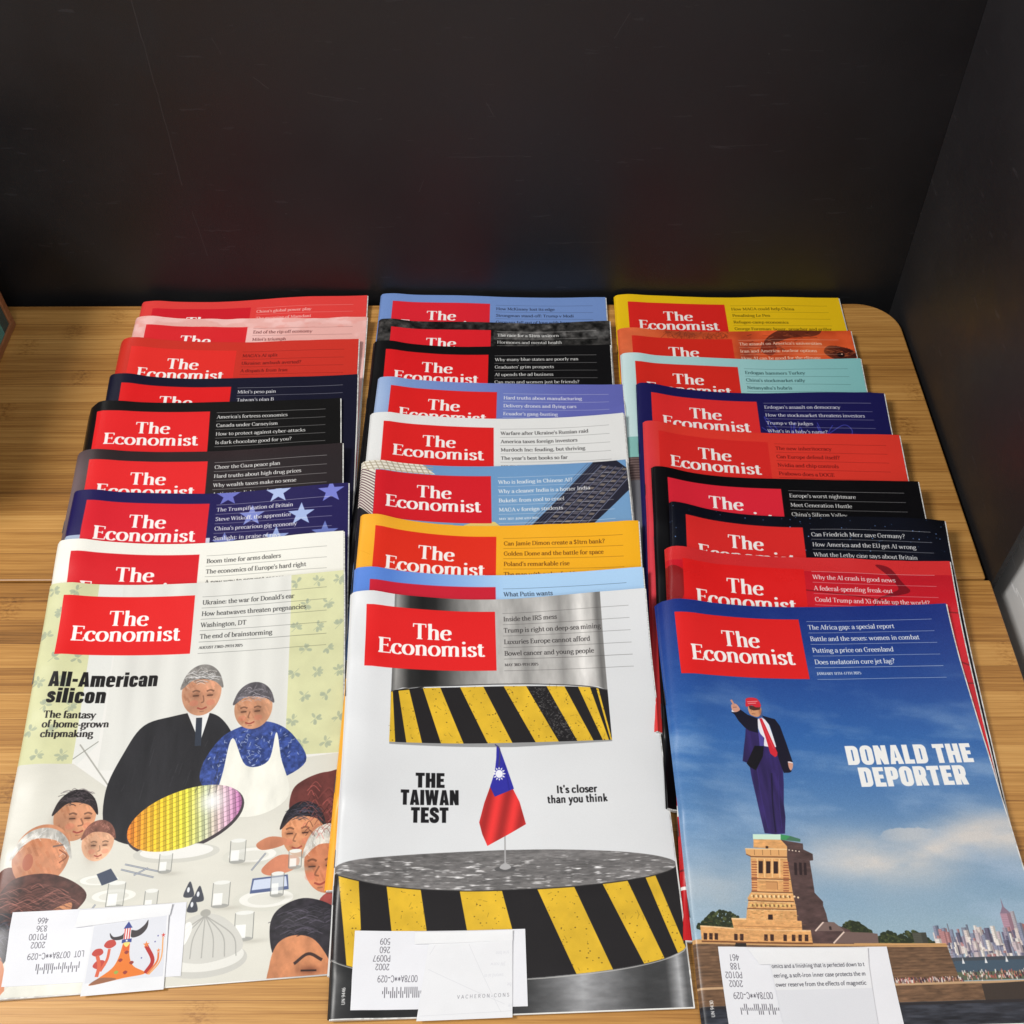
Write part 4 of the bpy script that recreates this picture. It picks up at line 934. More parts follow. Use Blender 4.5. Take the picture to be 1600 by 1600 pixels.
def cover_table(S):
    """A plain stand-in: faceless diners round a white table with a shimmering disc."""
    cv = Canvas(CW, CH, S, (232, 230, 224))
    X, Y = cv.X, cv.Y
    g = np.random.RandomState(6)
    green = lambda X, Y: np.array([214, 214, 168.])*(.95+.09*vnoise(X, Y, 14, 14, 101, 3)[..., None])
    cv.rect(0, 0, 33, 131, green); cv.rect(166, 0, 203, 133, green)
    cv.poly([(33, 0), (49, 0), (47, 118), (36, 132), (33, 128)], (226, 226, 220))
    for x0, x1 in ((0, 33), (166, 203)):
        for i in range(5):
            for j in range(8):
                x = x0+4+i*15+(j % 2)*7; y = 6+j*17
                if x > x1-2: continue
                for k in range(6):
                    a = g.uniform(0, 6.28)
                    px, py = x+2.6*math.cos(a), y+2.6*math.sin(a)
                    cv.ell(px, py, 1.9, .95, (168, 176, 150), .8, rot=a)
                cv.line([(x-3, y+3), (x, y), (x+3, y-3)], .4, (164, 172, 146), .8, curve=True)
    curtain = lambda X, Y: np.array([228, 227, 220.])*(.975+.014*np.sin(X*.38+.6*np.sin(Y*.03))[..., None]+.05*(vnoise(X, Y, 9, 60, 104, 3)[..., None]-.5))
    cv.rect(49, 0, 166, 136, curtain)
    cv.line([(36, 118), (60, 150)], .9, (170, 168, 160)); cv.line([(33, 128), (47, 116)], .6, (150, 150, 140))
    cloth = lambda X, Y: np.array([222, 219, 207.])*(.945+.07*vnoise(X, Y, 40, 14, 103, 4)[..., None])
    cv.poly([(0, 131), (34, 131), (60, 150), (120, 140), (203, 133), (203, CH), (0, CH)], cloth)

    def shade(c, seed, amp=.42, sx=9, sy=12):
        c = np.array(c, float)
        return lambda X, Y: np.clip(c*(1-amp/2+amp*vnoise(X, Y, sx, sy, seed, 4)[..., None]), 0, 255)
    def head(cx, cy, rx, ry, skin, hair, seed, rot=0.0, hairline=.1):
        cv.ell(cx, cy, rx, ry, shade(skin, seed, .4), rot=rot)
        for i in range(70):
            a = g.uniform(0, 6.28); r = math.sqrt(g.rand())*.86; x, y = cx+rx*r*math.cos(a), cy+ry*r*math.sin(a)
            f = 1.0+.22*math.cos(a)*r+g.uniform(-.12, .12)
            cv.line([(x-rx*.08, y-ry*.10), (x+rx*.05, y+ry*.10)], rx*.10, tuple(min(255, int(v*f)) for v in (skin[0], skin[1]*(.98 if f > 1 else .93), skin[2]*(.98 if f > 1 else .88))), .5)
        t_ = np.linspace(math.pi*1.0, math.pi*2.0, 10)
        P = [(cx+rx*1.06*math.cos(a), cy-ry*hairline+ry*1.04*math.sin(a)) for a in t_]+[(cx+rx*.55, cy-ry*.42), (cx-rx*.4, cy-ry*.5)]
        cv.blob(P, shade(hair, seed+1, .7, 3, 5))
        for i in range(26):
            a = g.uniform(math.pi*1.05, math.pi*1.95); r = g.uniform(.75, 1.0)
            x, y = cx+rx*r*math.cos(a), cy-ry*hairline+ry*r*math.sin(a)
            cv.line([(x, y), (x+g.uniform(-.2, .2)*rx, y+.13*ry)], .35, tuple(min(255, int(v*1.5)+22) for v in hair), .45)
    def face(cx, cy, rx, ry, dirn=0.0, skin=(200, 140, 108), gaze=.12):
        d = tuple(int(v*.52) for v in skin); l = tuple(min(255, int(v*1.16)) for v in skin)
        ox = dirn*rx*.28
        cv.soft(cx+ox-rx*.1, cy-ry*.12, rx*.45, ry*.25, l, .45); cv.soft(cx+ox*1.2, cy+ry*.25, rx*.4, ry*.2, l, .4); cv.soft(cx-dirn*rx*.75, cy+ry*.3, rx*.38, ry*.6, d, .35)
        for sx in (-1, 1):
            ex = cx+ox+sx*rx*.36; ey = cy+ry*gaze
            cv.line([(ex-rx*.19, ey-ry*.17), (ex, ey-ry*.22), (ex+rx*.19, ey-ry*.16)], rx*.09, d, .75, curve=True)
            cv.soft(ex, ey-ry*.02, rx*.22, ry*.11, d, .5); cv.line([(ex-rx*.15, ey), (ex+rx*.15, ey)], rx*.06, (60, 34, 26), .85)
            cv.ell(cx+ox+sx*rx*.42, cy+ry*.42, rx*.22, ry*.13, (216, 110, 90), .28)
        cv.line([(cx+ox+dirn*rx*.05, cy+ry*.12), (cx+ox+dirn*rx*.2, cy+ry*.36), (cx+ox-rx*.06, cy+ry*.42)], rx*.07, d, .6, curve=True)
        cv.line([(cx+ox-rx*.24, cy+ry*.62), (cx+ox, cy+ry*.68), (cx+ox+rx*.24, cy+ry*.60)], rx*.08, (150, 66, 56), .85, curve=True)
        cv.line([(cx+ox-rx*.1, cy+ry*.78), (cx+ox+rx*.12, cy+ry*.77)], rx*.06, d, .4)
    # seated diner in black, behind the table
    cv.blob([(92, 100), (74, 106), (64, 124), (56, 150), (60, 176), (80, 186), (112, 184), (132, 160), (134, 124), (124, 104), (110, 98)], shade((42, 41, 44), 111, .35, 6, 30))
    cv.poly([(101, 98), (116, 97), (111, 120)], (232, 232, 230)); cv.poly([(107, 102), (111, 102), (112, 122), (108, 122)], (52, 58, 70))
    head(109, 83, 13, 17.5, (206, 150, 118), (128, 124, 120), 113)
    face(109, 84, 13, 17.5, .3)
    # diner in a blue blouse with a white front
    cv.blob([(146, 108), (126, 116), (114, 136), (116, 150), (132, 152), (160, 150), (180, 138), (172, 120), (160, 110)], shade((56, 74, 136), 121, .9, 2.2, 2.2))
    for i in range(150):
        a = g.uniform(0, 6.28); x, y = 146+g.normal(0, 16), 130+g.normal(0, 10)
        if (x-147)**2/900+(y-131)**2/380 < 1: cv.line([(x, y), (x+2*math.cos(a), y+2*math.sin(a))], .4, (196, 206, 232), .7)
    cv.blob([(132, 118), (128, 140), (126, 166), (150, 172), (170, 160), (164, 134), (160, 116), (156, 136), (142, 138)], shade((236, 234, 222), 125, .14, 8, 20))
    head(144, 97, 12.5, 15.5, (204, 150, 116), (92, 88, 92), 127, hairline=.15)
    face(144, 98, 12.5, 15.5, -.5)
    # shimmering round wafer on the table
    rot = -0.30; cx, cy, rx, ry = 107, 170, 35.5, 18.5
    cv.ell(cx+.6, cy+1.2, rx+.8, ry+.8, (70, 62, 66), rot=rot)
    def wafer(X, Y):
        c, s = math.cos(rot), math.sin(rot)
        u = ((X-cx)*c+(Y-cy)*s)/rx; v = (-(X-cx)*s+(Y-cy)*c)/ry
        stops = [-1, -.5, .0, .35, .72, 1.05]
        k = u+.35*v*.4
        R_ = np.interp(k, stops, [232, 246, 232, 206, 226, 186]); G_ = np.interp(k, stops, [132, 200, 222, 212, 186, 104]); B_ = np.interp(k, stops, [52, 50, 76, 168, 204, 166])
        im = np.stack([R_, G_, B_], -1)
        gx = np.abs(((u*9+v*.9) % 1)-.5); gy = np.abs(((v*6+u*.5) % 1)-.5)
        cell = ((u*9+v*.9) % 1 < .5)[..., None]
        im = im*np.where(cell, 1.08, .86)
        ln = ((gx > .44) | (gy > .44))[..., None]
        im = np.where(ln, im*.72, im)
        gl = np.exp(-(((u-.5)/.2)**2+((v+.25)/.36)**2))[..., None]
        return np.clip(im*(1-gl*.85)+250*gl*.85, 0, 255)
    cv.ell(cx, cy, rx, ry, wafer, rot=rot)
    # table ware
    def glass(x, y, w, h_):
        cv.rect(x-w, y-h_, x+w, y, (206, 206, 198), .55); cv.ell(x, y-h_, w, 1.2, (232, 232, 226)); cv.ell(x, y, w, 1.3, (150, 150, 146), .8)
        cv.line([(x-w, y-h_), (x-w, y)], .35, (120, 120, 116)); cv.line([(x+w, y-h_), (x+w, y)], .35, (120, 120, 116)); cv.rect(x-w+.6, y-h_*.55, x+w*.2, y-.6, (246, 246, 242), .8)
        cv.soft(x+w, y+1.5, w*1.6, 1.3, (176, 172, 160), .5)
    for p_ in ((70, 216, 16, 5), (150, 197, 18, 6), (160, 224, 20, 7), (60, 206, 14, 4)):
        cv.ell(*p_, (214, 212, 200)); cv.ell(p_[0], p_[1]-.5, p_[2]*.8, p_[3]*.75, (236, 234, 226)); cv.ell(p_[0], p_[1]-.2, p_[2]*.55, p_[3]*.5, (222, 220, 210))
    cv.ell(104, 192, 26, 6, (206, 204, 194)); cv.ell(104, 191, 22, 4.5, (234, 232, 226)); cv.ell(cx, cy, rx, ry, wafer, rot=rot); glass(71, 222, 5, 14); glass(141, 200, 4.6, 13); glass(133, 226, 5, 14); glass(148, 246, 5.4, 15)
    for x, y in ((114, 216), (120, 219), (117, 225)):
        cv.blob([(x-3, y+3), (x-1.6, y-3), (x, y-6), (x+1.6, y-3), (x+3, y+3)], (74, 76, 84)); cv.ell(x-.5, y-1, .8, 1.6, (226, 228, 232))
    cv.poly([(58, 202), (66, 199), (71, 206), (62, 209)], (70, 78, 96)); cv.poly([(151, 211), (172, 210), (173, 219), (150, 220)], (88, 100, 138)); cv.poly([(152, 212), (171, 211), (172, 217), (151, 218)], (206, 214, 232))
    for a, b in (((72, 200), (92, 206)), ((74, 197), (96, 203)), ((80, 204), (88, 200)), ((60, 220), (52, 232)), ((150, 206), (158, 196))):
        cv.line([a, b], .9, (92, 98, 112)); cv.line([a, b], .3, (230, 232, 236))
    # covered dish at the front
    cv.ell(125, 256, 26, 10, (200, 198, 190)); cv.ell(125, 254, 24, 8.5, (226, 224, 216))
    cv.blob([(104, 252), (107, 240), (118, 231), (132, 231), (144, 240), (147, 252), (125, 258)], (206, 204, 196))
    for k in range(7): cv.line([(125, 231), (108+k*5.6, 243), (105+k*6.6, 255)], .6, (158, 156, 150), .8, curve=True)
    cv.ell(125, 229.5, 3, 2.2, (170, 168, 160)); cv.blob([(112, 238), (116, 234), (118, 238), (114, 247)], (246, 245, 240), .8)
    # diners down the two sides, faces turned away or left plain
    def bust(pts, c, seed): cv.blob(pts, shade(c, seed, .5, 7, 9))
    head(40, 165, 12.5, 16, (210, 150, 112), (40, 34, 36), 131, hairline=.0); face(40, 165, 12.5, 16, .9)
    head(56, 182, 9.5, 12, (222, 170, 136), (126, 84, 72), 133); face(56, 183, 9.5, 12, .4, (222, 170, 136))
    bust([(-6, 210), (4, 196), (18, 200), (30, 214), (20, 226), (-6, 226)], (116, 70, 58), 135)
    head(24, 189, 16.5, 19, (200, 136, 100), (196, 192, 184), 137, rot=.15, hairline=-.15); cv.ell(17, 193, 3, 5, (176, 104, 78)); cv.line([(34, 186), (39, 190), (35, 194)], .7, (120, 66, 44), .8, curve=True); cv.line([(30, 184), (36, 183)], 1.1, (120, 100, 92), .9)
    cv.blob([(2, 214), (10, 203), (28, 200), (44, 205), (54, 214), (48, 224), (34, 234), (16, 240), (-4, 236), (-4, 222)], shade((84, 54, 48), 139, .9, 5, 3))
    cv.blob([(30, 226), (46, 218), (42, 234), (28, 238)], shade((206, 140, 98), 140, .3))
    cv.blob([(-4, 226), (6, 222), (18, 226), (18, 240), (10, 254), (-4, 258)], shade((46, 44, 50), 141, .7, 3, 5))
    cv.blob([(-4, 250), (10, 246), (16, 262), (14, 272), (-4, 272)], shade((196, 124, 84), 143, .4))
    bust([(180, 150), (172, 158), (172, 176), (184, 196), (206, 200), (206, 150), (194, 146)], (104, 54, 50), 145)
    head(180, 183, 13, 17, (212, 146, 106), (36, 34, 40), 147, hairline=.05); face(180, 183, 13, 17, -.9, (212, 146, 106))
    cv.blob([(152, 190), (160, 186), (170, 188), (168, 192), (156, 194)], shade((204, 132, 98), 149, .3))
    cv.blob([(156, 206), (166, 198), (178, 200), (176, 207), (162, 210)], shade((208, 132, 100), 150, .3))
    head(196, 203, 14.5, 20, (200, 128, 92), (206, 202, 192), 151, hairline=.1); face(196, 204, 14.5, 20, -1.1, (200, 128, 92))
    bust([(192, 226), (206, 220), (206, 240), (194, 238)], (150, 70, 64), 153)
    cv.blob([(163, 240), (168, 230), (182, 225), (198, 230), (206, 240), (206, 272), (196, 272), (186, 252), (174, 250), (166, 256)], shade((44, 40, 46), 155, .9, 4, 3))
    cv.blob([(168, 250), (178, 246), (190, 250), (200, 266), (196, 274), (166, 274), (164, 262)], shade((206, 136, 94), 157, .4, 6, 8)); cv.line([(178, 262), (186, 257), (194, 261)], 1.7, (50, 36, 36), .9, curve=True); cv.soft(187, 266, 6, 2.4, (110, 60, 42), .7); cv.line([(182, 266), (191, 266.5)], 1.0, (44, 28, 26), .9)
    def locks(cx, cy, rx, ry, base, n=60):
        for i in range(n):
            a = g.uniform(0, 6.28); r = math.sqrt(g.rand())*.92; x, y = cx+rx*r*math.cos(a), cy+ry*r*math.sin(a)
            f = g.uniform(.45, 2.3); L_ = g.uniform(.15, .35)
            cv.line([(x-rx*L_, y+ry*.10), (x, y-ry*.06), (x+rx*L_, y+ry*.14)], .45, tuple(min(255, int(v*f)) for v in base), .55, curve=True)
    locks(24, 219, 24, 14, (84, 54, 48), 130); locks(6, 238, 11, 12, (52, 50, 58), 60); locks(184, 238, 18, 9, (52, 48, 56), 90); locks(190, 170, 12, 20, (104, 54, 50), 60)
    locks(109, 72, 11, 6, (140, 136, 132), 50); locks(144, 87, 10, 6, (100, 96, 100), 40); locks(180, 171, 11, 6, (44, 42, 50), 50); locks(40, 153, 10, 6, (50, 44, 46), 50)
    for x0_, y0_, w_, h_, c_ in ((92, 104, 30, 70, (42, 41, 44)),):
        for i in range(60):
            x = g.uniform(x0_-26, x0_+34); y = g.uniform(y0_+8, y0_+h_); f = g.uniform(.7, 1.7)
            if (x-96)**2/1100+(y-145)**2/1300 < 1 and (x-cx)**2/rx**2+(y-cy)**2/ry**2 > 1.2: cv.line([(x, y), (x-1.5, y+g.uniform(4, 12))], .6, tuple(int(v*f) for v in c_), .4)
    for x, y, h_ in ((92, 226, 12), (98, 203, 11), (166, 222, 13), (84, 238, 14), (176, 206, 10)): glass(x, y, 3.8, h_)
    cv.blob([(20, 262), (40, 256), (66, 258), (60, 274), (16, 274)], shade((226, 224, 212), 159, .15))
    text(cv, 'All-American', 10.6, 77.6, 10.6, 'heavy', (26, 24, 24), width=69, skew=.03)
    text(cv, 'silicon', 10.8, 89.2, 10.6, 'heavy', (26, 24, 24), width=37, skew=.03)
    text(cv, 'The fantasy', 11, 99.8, 4.9, 'bold', (34, 30, 30), width=32)
    text(cv, 'of home-grown', 11, 106.2, 4.9, 'bold', (34, 30, 30), width=41)
    text(cv, 'chipmaking', 11, 112.8, 4.9, 'bold', (34, 30, 30), width=32)
    masthead(cv, ["Ukraine: the war for Donald's ear", 'How heatwaves threaten pregnancies', 'Washington, DT', 'The end of brainstorming'], 'AUGUST 23RD\u201329TH 2025', (44, 44, 44), rule_a=.6)
    return cv

# ------------------------------------------------------------------ images and print materials
def to_image(cv, name):
    h, w, _ = cv.a.shape
    px = np.ones((h, w, 4), np.float32)
    a = np.clip(cv.a, 0, 1)
    a = np.clip(a+(np.random.RandomState(1).rand(h, w, 1)-.5)*.025, 0, 1)      # halftone grain
    px[..., :3] = a[::-1]
    im = bpy.data.images.new(name, w, h, alpha=False)
    im.pixels.foreach_set(px.ravel()); im.update(); im.pack()
    return im

def print_material(name, im, rough=0.33, crumple=0.0, bump=0.22, coat=0.0):
    m, nt, b = new_mat(name); L = nt.links.new
    t = N(nt, 'ShaderNodeTexImage'); t.image = im; t.extension = 'EXTEND'; t.interpolation = 'Cubic'
    uv = N(nt, 'ShaderNodeUVMap'); uv.uv_map = 'UVMap'; L(uv.outputs[0], t.inputs[0])
    L(t.outputs[0], b.inputs['Base Color'])
    tc = N(nt, 'ShaderNodeTexCoord')
    n = N(nt, 'ShaderNodeTexNoise'); n.inputs['Scale'].default_value = 24.0; n.inputs['Detail'].default_value = 6; n.inputs['Roughness'].default_value = .5
    L(tc.outputs['Object'], n.inputs['Vector'])
    mr = N(nt, 'ShaderNodeMapRange'); mr.inputs['To Min'].default_value = rough-.07; mr.inputs['To Max'].default_value = rough+.09
    L(n.outputs['Fac'], mr.inputs['Value']); L(mr.outputs[0], b.inputs['Roughness'])
    bp_ = N(nt, 'ShaderNodeBump'); bp_.inputs['Strength'].default_value = bump+crumple; bp_.inputs['Distance'].default_value = 0.0012
    L(n.outputs['Fac'], bp_.inputs['Height']); L(bp_.outputs[0], b.inputs['Normal'])
    b.inputs['Specular IOR Level'].default_value = 0.38
    if coat: b.inputs['Coat Weight'].default_value = coat; b.inputs['Coat Roughness'].default_value = .12
    return m

def pages_material():
    m, nt, b = new_mat('page_edges'); L = nt.links.new
    tc = N(nt, 'ShaderNodeTexCoord'); mp = N(nt, 'ShaderNodeMapping'); mp.inputs['Scale'].default_value = (6, 6, 5200)
    L(tc.outputs['Object'], mp.inputs[0])
    n = N(nt, 'ShaderNodeTexNoise'); n.inputs['Scale'].default_value = 1.0; n.inputs['Detail'].default_value = 2; L(mp.outputs[0], n.inputs['Vector'])
    cr = N(nt, 'ShaderNodeValToRGB'); L(n.outputs['Fac'], cr.inputs[0])
    cr.color_ramp.elements[0].position = .36; cr.color_ramp.elements[0].color = (.52, .51, .49, 1)
    cr.color_ramp.elements[1].position = .6; cr.color_ramp.elements[1].color = (.80, .79, .76, 1)
    L(cr.outputs[0], b.inputs['Base Color']); b.inputs['Roughness'].default_value = .7
    return m
M_PAGES = pages_material()
m_, nt_, b_ = new_mat('staple_steel'); b_.inputs['Base Color'].default_value = (.28, .28, .29, 1); b_.inputs['Metallic'].default_value = 1; b_.inputs['Roughness'].default_value = .3
M_STEEL = m_

# ------------------------------------------------------------------ draping on what lies below
GS = 0.002; GX0, GY0 = -0.46, 0.02; GNX, GNY = 420, 400
FIELDS = {k: np.zeros((GNY, GNX)) for k in 'ABC'}
GXX, GYY = np.meshgrid(GX0+(np.arange(GNX)+.5)*GS, GY0+(np.arange(GNY)+.5)*GS)
def sample(F, x, y):
    fx = np.clip((x-GX0)/GS-.5, 0, GNX-1.001); fy = np.clip((y-GY0)/GS-.5, 0, GNY-1.001)
    i = fx.astype(int); j = fy.astype(int); a = fx-i; b = fy-j
    return (F[j, i]*(1-a)+F[j, i+1]*a)*(1-b)+(F[j+1, i]*(1-a)+F[j+1, i+1]*a)*b
def dilate(F, k=1):
    out = F.copy()
    for dy in range(-k, k+1):
        for dx in range(-k, k+1):
            out = np.maximum(out, np.roll(np.roll(F, dy, 0), dx, 1))
    return out
MW, MH = 0.203, 0.2655
NU, NV = 52, 68
US = np.concatenate([[0, .0006, .0014, .0026, .004], np.linspace(.0075, MW, NU-5)]); VS = np.linspace(0, MH, NV)
def blur(z):
    p = np.pad(z, 1, mode='edge')
    return (p[1:-1, 1:-1]*2+p[:-2, 1:-1]+p[2:, 1:-1]+p[1:-1, :-2]+p[1:-1, 2:])/6

def grid_sheet(Z, uu, vv, dz):
    """closed thin sheet: top at Z, bottom at Z-dz; returns verts, faces, uvs (front print mapped by position)"""
    nv, nu = Z.shape
    U, V = np.meshgrid(uu, vv)
    top = np.stack([U, -V, Z], -1).reshape(-1, 3); bot = np.stack([U, -V, Z-dz], -1).reshape(-1, 3)
    n = nu*nv; f = []
    for j in range(nv-1):
        for i in range(nu-1):
            a = j*nu+i; f.append((a, a+nu, a+nu+1, a+1)); f.append((a+n, a+1+n, a+nu+1+n, a+nu+n))
    ring = [i for i in range(nu)]+[j*nu+nu-1 for j in range(1, nv)]+[(nv-1)*nu+i for i in range(nu-2, -1, -1)]+[j*nu for j in range(nv-2, 0, -1)]
    for k in range(len(ring)):
        a, b = ring[k], ring[(k+1) % len(ring)]; f.append((a, b, b+n, a+n))
    uv = np.stack([U/MW, 1-V/MH], -1).reshape(-1, 2); uv = np.vstack([uv, uv])
    return np.vstack([top, bot]), f, uv

MAGS = []
THK = 0.00135
def magazine(colm, x, y, deg, print_mat, back_mat, label, seed, wave=1.0, crumple=0.0, thk=THK, rise=1.0, ll=0.0, lr=0.0):
    """x, y: midpoint of the top edge."""
    g = np.random.RandomState(seed)
    th = math.radians(deg); c, s = math.cos(th), math.sin(th)
    x0, y0 = x-c*MW/2, y-s*MW/2
    U, V = np.meshgrid(US, VS)
    WX = x0+U*c+V*s; WY = y0+U*s-V*c
    H = sample(dilate(FIELDS[colm], 1), WX, WY)
    for k in 'ABC':
        if k != colm: H = np.maximum(H, np.minimum(sample(FIELDS[k], WX, WY), .013 if (colm, k) == ('B', 'C') else .005 if colm == 'B' else .008))
    # ripples of the open edges
    w = 0.0008*np.exp(-((U-.012)/.012)**2)+0.0012*rise*np.clip((U-.10)/.103, 0, 1)**1.7
    for k in range(3):
        w += 0.00045*np.sin(2*math.pi*(U*g.uniform(4, 9)+V*g.uniform(-2, 2))+g.uniform(0, 6.28))+.0003
    w *= wave*np.clip(1-V/.045, 0, 1)**1.2
    w += (ll*(1-U/MW)+lr*U/MW)*np.clip(1-V/.11, 0, 1)**1.1
    if crumple:
        w += crumple*vnoise(U*1000, V*1000, 26, 16, seed, 3)*np.clip(1-V/.05, 0, 1)
    z = H.copy()
    for _ in range(60): z = np.maximum(H, blur(z))
    z = blur(blur(blur(z))); z = np.maximum(z, H+.0001)+w+.0007*vnoise(U*1000, V*1000, 38, 62, seed+7, 3)
    bot = z
    tt = thk*(1+1.15*np.exp(-(U/.055)**2))*np.where(U < .004, .42+.58*np.sqrt(np.clip(1-(1-U/.004)**2, 0, 1)), 1.0)
    tt = tt+0.0007*np.exp(-((U-.012)/.012)**2)
    top = bot+tt
    bz = float(bot.min())
    root = empty('magazine', (x0, y0, bz), th)
    tag(root, label, 'magazine', 'magazines fanned out in three columns')
    v, f, uv = grid_sheet(top-bz, US, VS, .00018)
    mesh_obj('front_cover', v, f, print_mat, root, uv, True)
    # pages: solid block, a hair larger at the open edges
    uu = US.copy(); uu[-1] += .0009; vv = VS.copy(); vv[-1] += .0007; 
    n = NU*NV; Uo, Vo = np.meshgrid(uu, vv)
    a = np.stack([Uo+.0004*(Uo == 0), -Vo-.0006*(Vo == 0), top-bz-.00025], -1); b = np.stack([Uo+.0004*(Uo == 0), -Vo-.0006*(Vo == 0), bot-bz+.00025], -1)
    P = np.stack([a, b]).reshape(-1, 3)
    ring = [i for i in range(NU)]+[j*NU+NU-1 for j in range(1, NV)]+[(NV-1)*NU+i for i in range(NU-2, -1, -1)]+[j*NU for j in range(NV-2, 0, -1)]
    fp = [(ring[k], ring[(k+1) % len(ring)], ring[(k+1) % len(ring)]+n, ring[k]+n) for k in range(len(ring))]
    for j in range(NV-1):
        for i in (0, NU-3, NU-2):
            q = j*NU+i; fp.append((q, q+NU, q+NU+1, q+1)); fp.append((q+n, q+1+n, q+NU+1+n, q+NU+n))
    for i in range(1, NU-3):
        for j in (0, NV-3, NV-2):
            q = j*NU+i; fp.append((q, q+NU, q+NU+1, q+1)); fp.append((q+n, q+1+n, q+NU+1+n, q+NU+n))
    mesh_obj('pages', P, fp, M_PAGES, root)
    # back cover wraps the spine
    bb = bot-bz+.00018
    v, f, uv = grid_sheet(bb, US, VS, .00015)
    Zs = top[:, 0]-bz
    spine = []; sf = []; su = []
    for j in range(NV):
        zt, zb = Zs[j], bb[j, 0]-.00015
        for k in range(5):
            q = k/4; zz = zt+(zb-zt)*q
            spine.append((-.0007*math.sin(math.pi*q), -VS[j], zz)); su.append((0.004, 1-VS[j]/MH))
    o = len(v)
    for j in range(NV-1):
        for k in range(4):
            q = o+j*5+k; sf.append((q, q+1, q+6, q+5))
    mesh_obj('back_cover', np.vstack([v, spine]), f+sf, back_mat or print_mat, root, np.vstack([uv, su]), True)
    for vs in (.068, .20):
        j = int(np.argmin(abs(VS-vs))); zc = (Zs[j]+bb[j, 0])/2+.0002
        sv = [(-.0009+dx, -vs+dy, zc+dz) for dx in (0, .0004) for dy in (-.0055, .0055) for dz in (-.00025, .00025)]
        mesh_obj('staple', sv, [(0,1,3,2),(4,6,7,5),(0,4,5,1),(2,3,7,6),(0,2,6,4),(1,5,7,3)], M_STEEL, root)
    # update what lies on the table
    dx, dy = GXX-x0, GYY-y0
    lu = dx*c+dy*s; lv = dx*s-dy*c
    ins = (lu > -.001) & (lu < MW+.001) & (lv > -.001) & (lv < MH+.001)
    fu = np.interp(np.clip(lu, 0, MW), US, np.arange(NU)); fv = np.clip(lv/MH*(NV-1), 0, NV-1.001); fu = np.clip(fu, 0, NU-1.001)
    i = fu.astype(int); j = fv.astype(int); a_ = fu-i; b_2 = fv-j
    tz = (top[j, i]*(1-a_)+top[j, i+1]*a_)*(1-b_2)+(top[j+1, i]*(1-a_)+top[j+1, i+1]*a_)*b_2
    FIELDS[colm] = np.where(ins, np.maximum(FIELDS[colm], tz), FIELDS[colm])
    return dict(root=root, top=top, bz=bz)

def mag_z(mg, u, v):
    fu = np.clip(np.interp(u, US, np.arange(NU)), 0, NU-1.001); fv = np.clip(v/MH*(NV-1), 0, NV-1.001)
    i = fu.astype(int); j = fv.astype(int); a = fu-i; b = fv-j; T_ = mg['top']
    return (T_[j, i]*(1-a)+T_[j, i+1]*a)*(1-b)+(T_[j+1, i]*(1-a)+T_[j+1, i+1]*a)*b

def paper(mg, name, quad, lift, mat, parent, curl=0.0):
    """thin paper laid on a magazine; quad in cover mm: TL TR BR BL"""
    q = np.array(quad)/1000.0; n = 15
    s_, t_ = np.meshgrid(np.linspace(0, 1, n), np.linspace(0, 1, n))
    P = (q[0]*(1-s_)[..., None]+q[1]*s_[..., None])*(1-t_)[..., None]+(q[3]*(1-s_)[..., None]+q[2]*s_[..., None])*t_[..., None]
    z = mag_z(mg, P[..., 0], P[..., 1])+lift+curl*(s_*(1-t_))**3
    r = mg['root']; c, s = math.cos(r.rotation_euler.z), math.sin(r.rotation_euler.z)
    org = np.array([0, 0, mg['bz']])
    u, v = P[..., 0], P[..., 1]
    top = np.stack([u, -v, z-mg['bz']], -1).reshape(-1, 3)
    if parent is None:
        base = top[(n//2)*n+n//2].copy()
        top = top-base
        loc = Vector((r.location.x+base[0]*c-base[1]*s, r.location.y+base[0]*s+base[1]*c, r.location.z+base[2]))
    bot = top.copy(); bot[:, 2] -= .00014
    N_ = n*n; f = []
    for j in range(n-1):
        for i in range(n-1):
            a = j*n+i; f.append((a, a+n, a+n+1, a+1)); f.append((a+N_, a+1+N_, a+n+1+N_, a+n+N_))
    ring = [i for i in range(n)]+[j*n+n-1 for j in range(1, n)]+[(n-1)*n+i for i in range(n-2, -1, -1)]+[j*n for j in range(n-2, 0, -1)]
    for k in range(len(ring)): f.append((ring[k], ring[(k+1) % len(ring)], ring[(k+1) % len(ring)]+N_, ring[k]+N_))
    uv = np.stack([s_, 1-t_], -1).reshape(-1, 2); uv = np.vstack([uv, uv])
    o = mesh_obj(name, np.vstack([top, bot]), f, mat, parent, uv, True)
    if parent is None: o.location = loc; o.rotation_euler = (0, 0, r.rotation_euler.z)
    return o

# ------------------------------------------------------------------ the 27 magazines
SB = 4.0; SF = 5.0
RB = (226, 32, 34)
def P_(name, cv, **kw): return print_material(name, to_image(cv, name), **kw)
D_RED = (96, 18, 20)
SPEC = []   # column, (x mid top, y mid top, deg), material maker, label, options
def add(col_, xm, ym, deg, name, cvf, label, mat_kw=None, **opt): SPEC.append((col_, xm, ym, deg, name, cvf, label, mat_kw or {}, opt))
def cp(*a, **k): return lambda: cover_plain(SB, *a, **k)
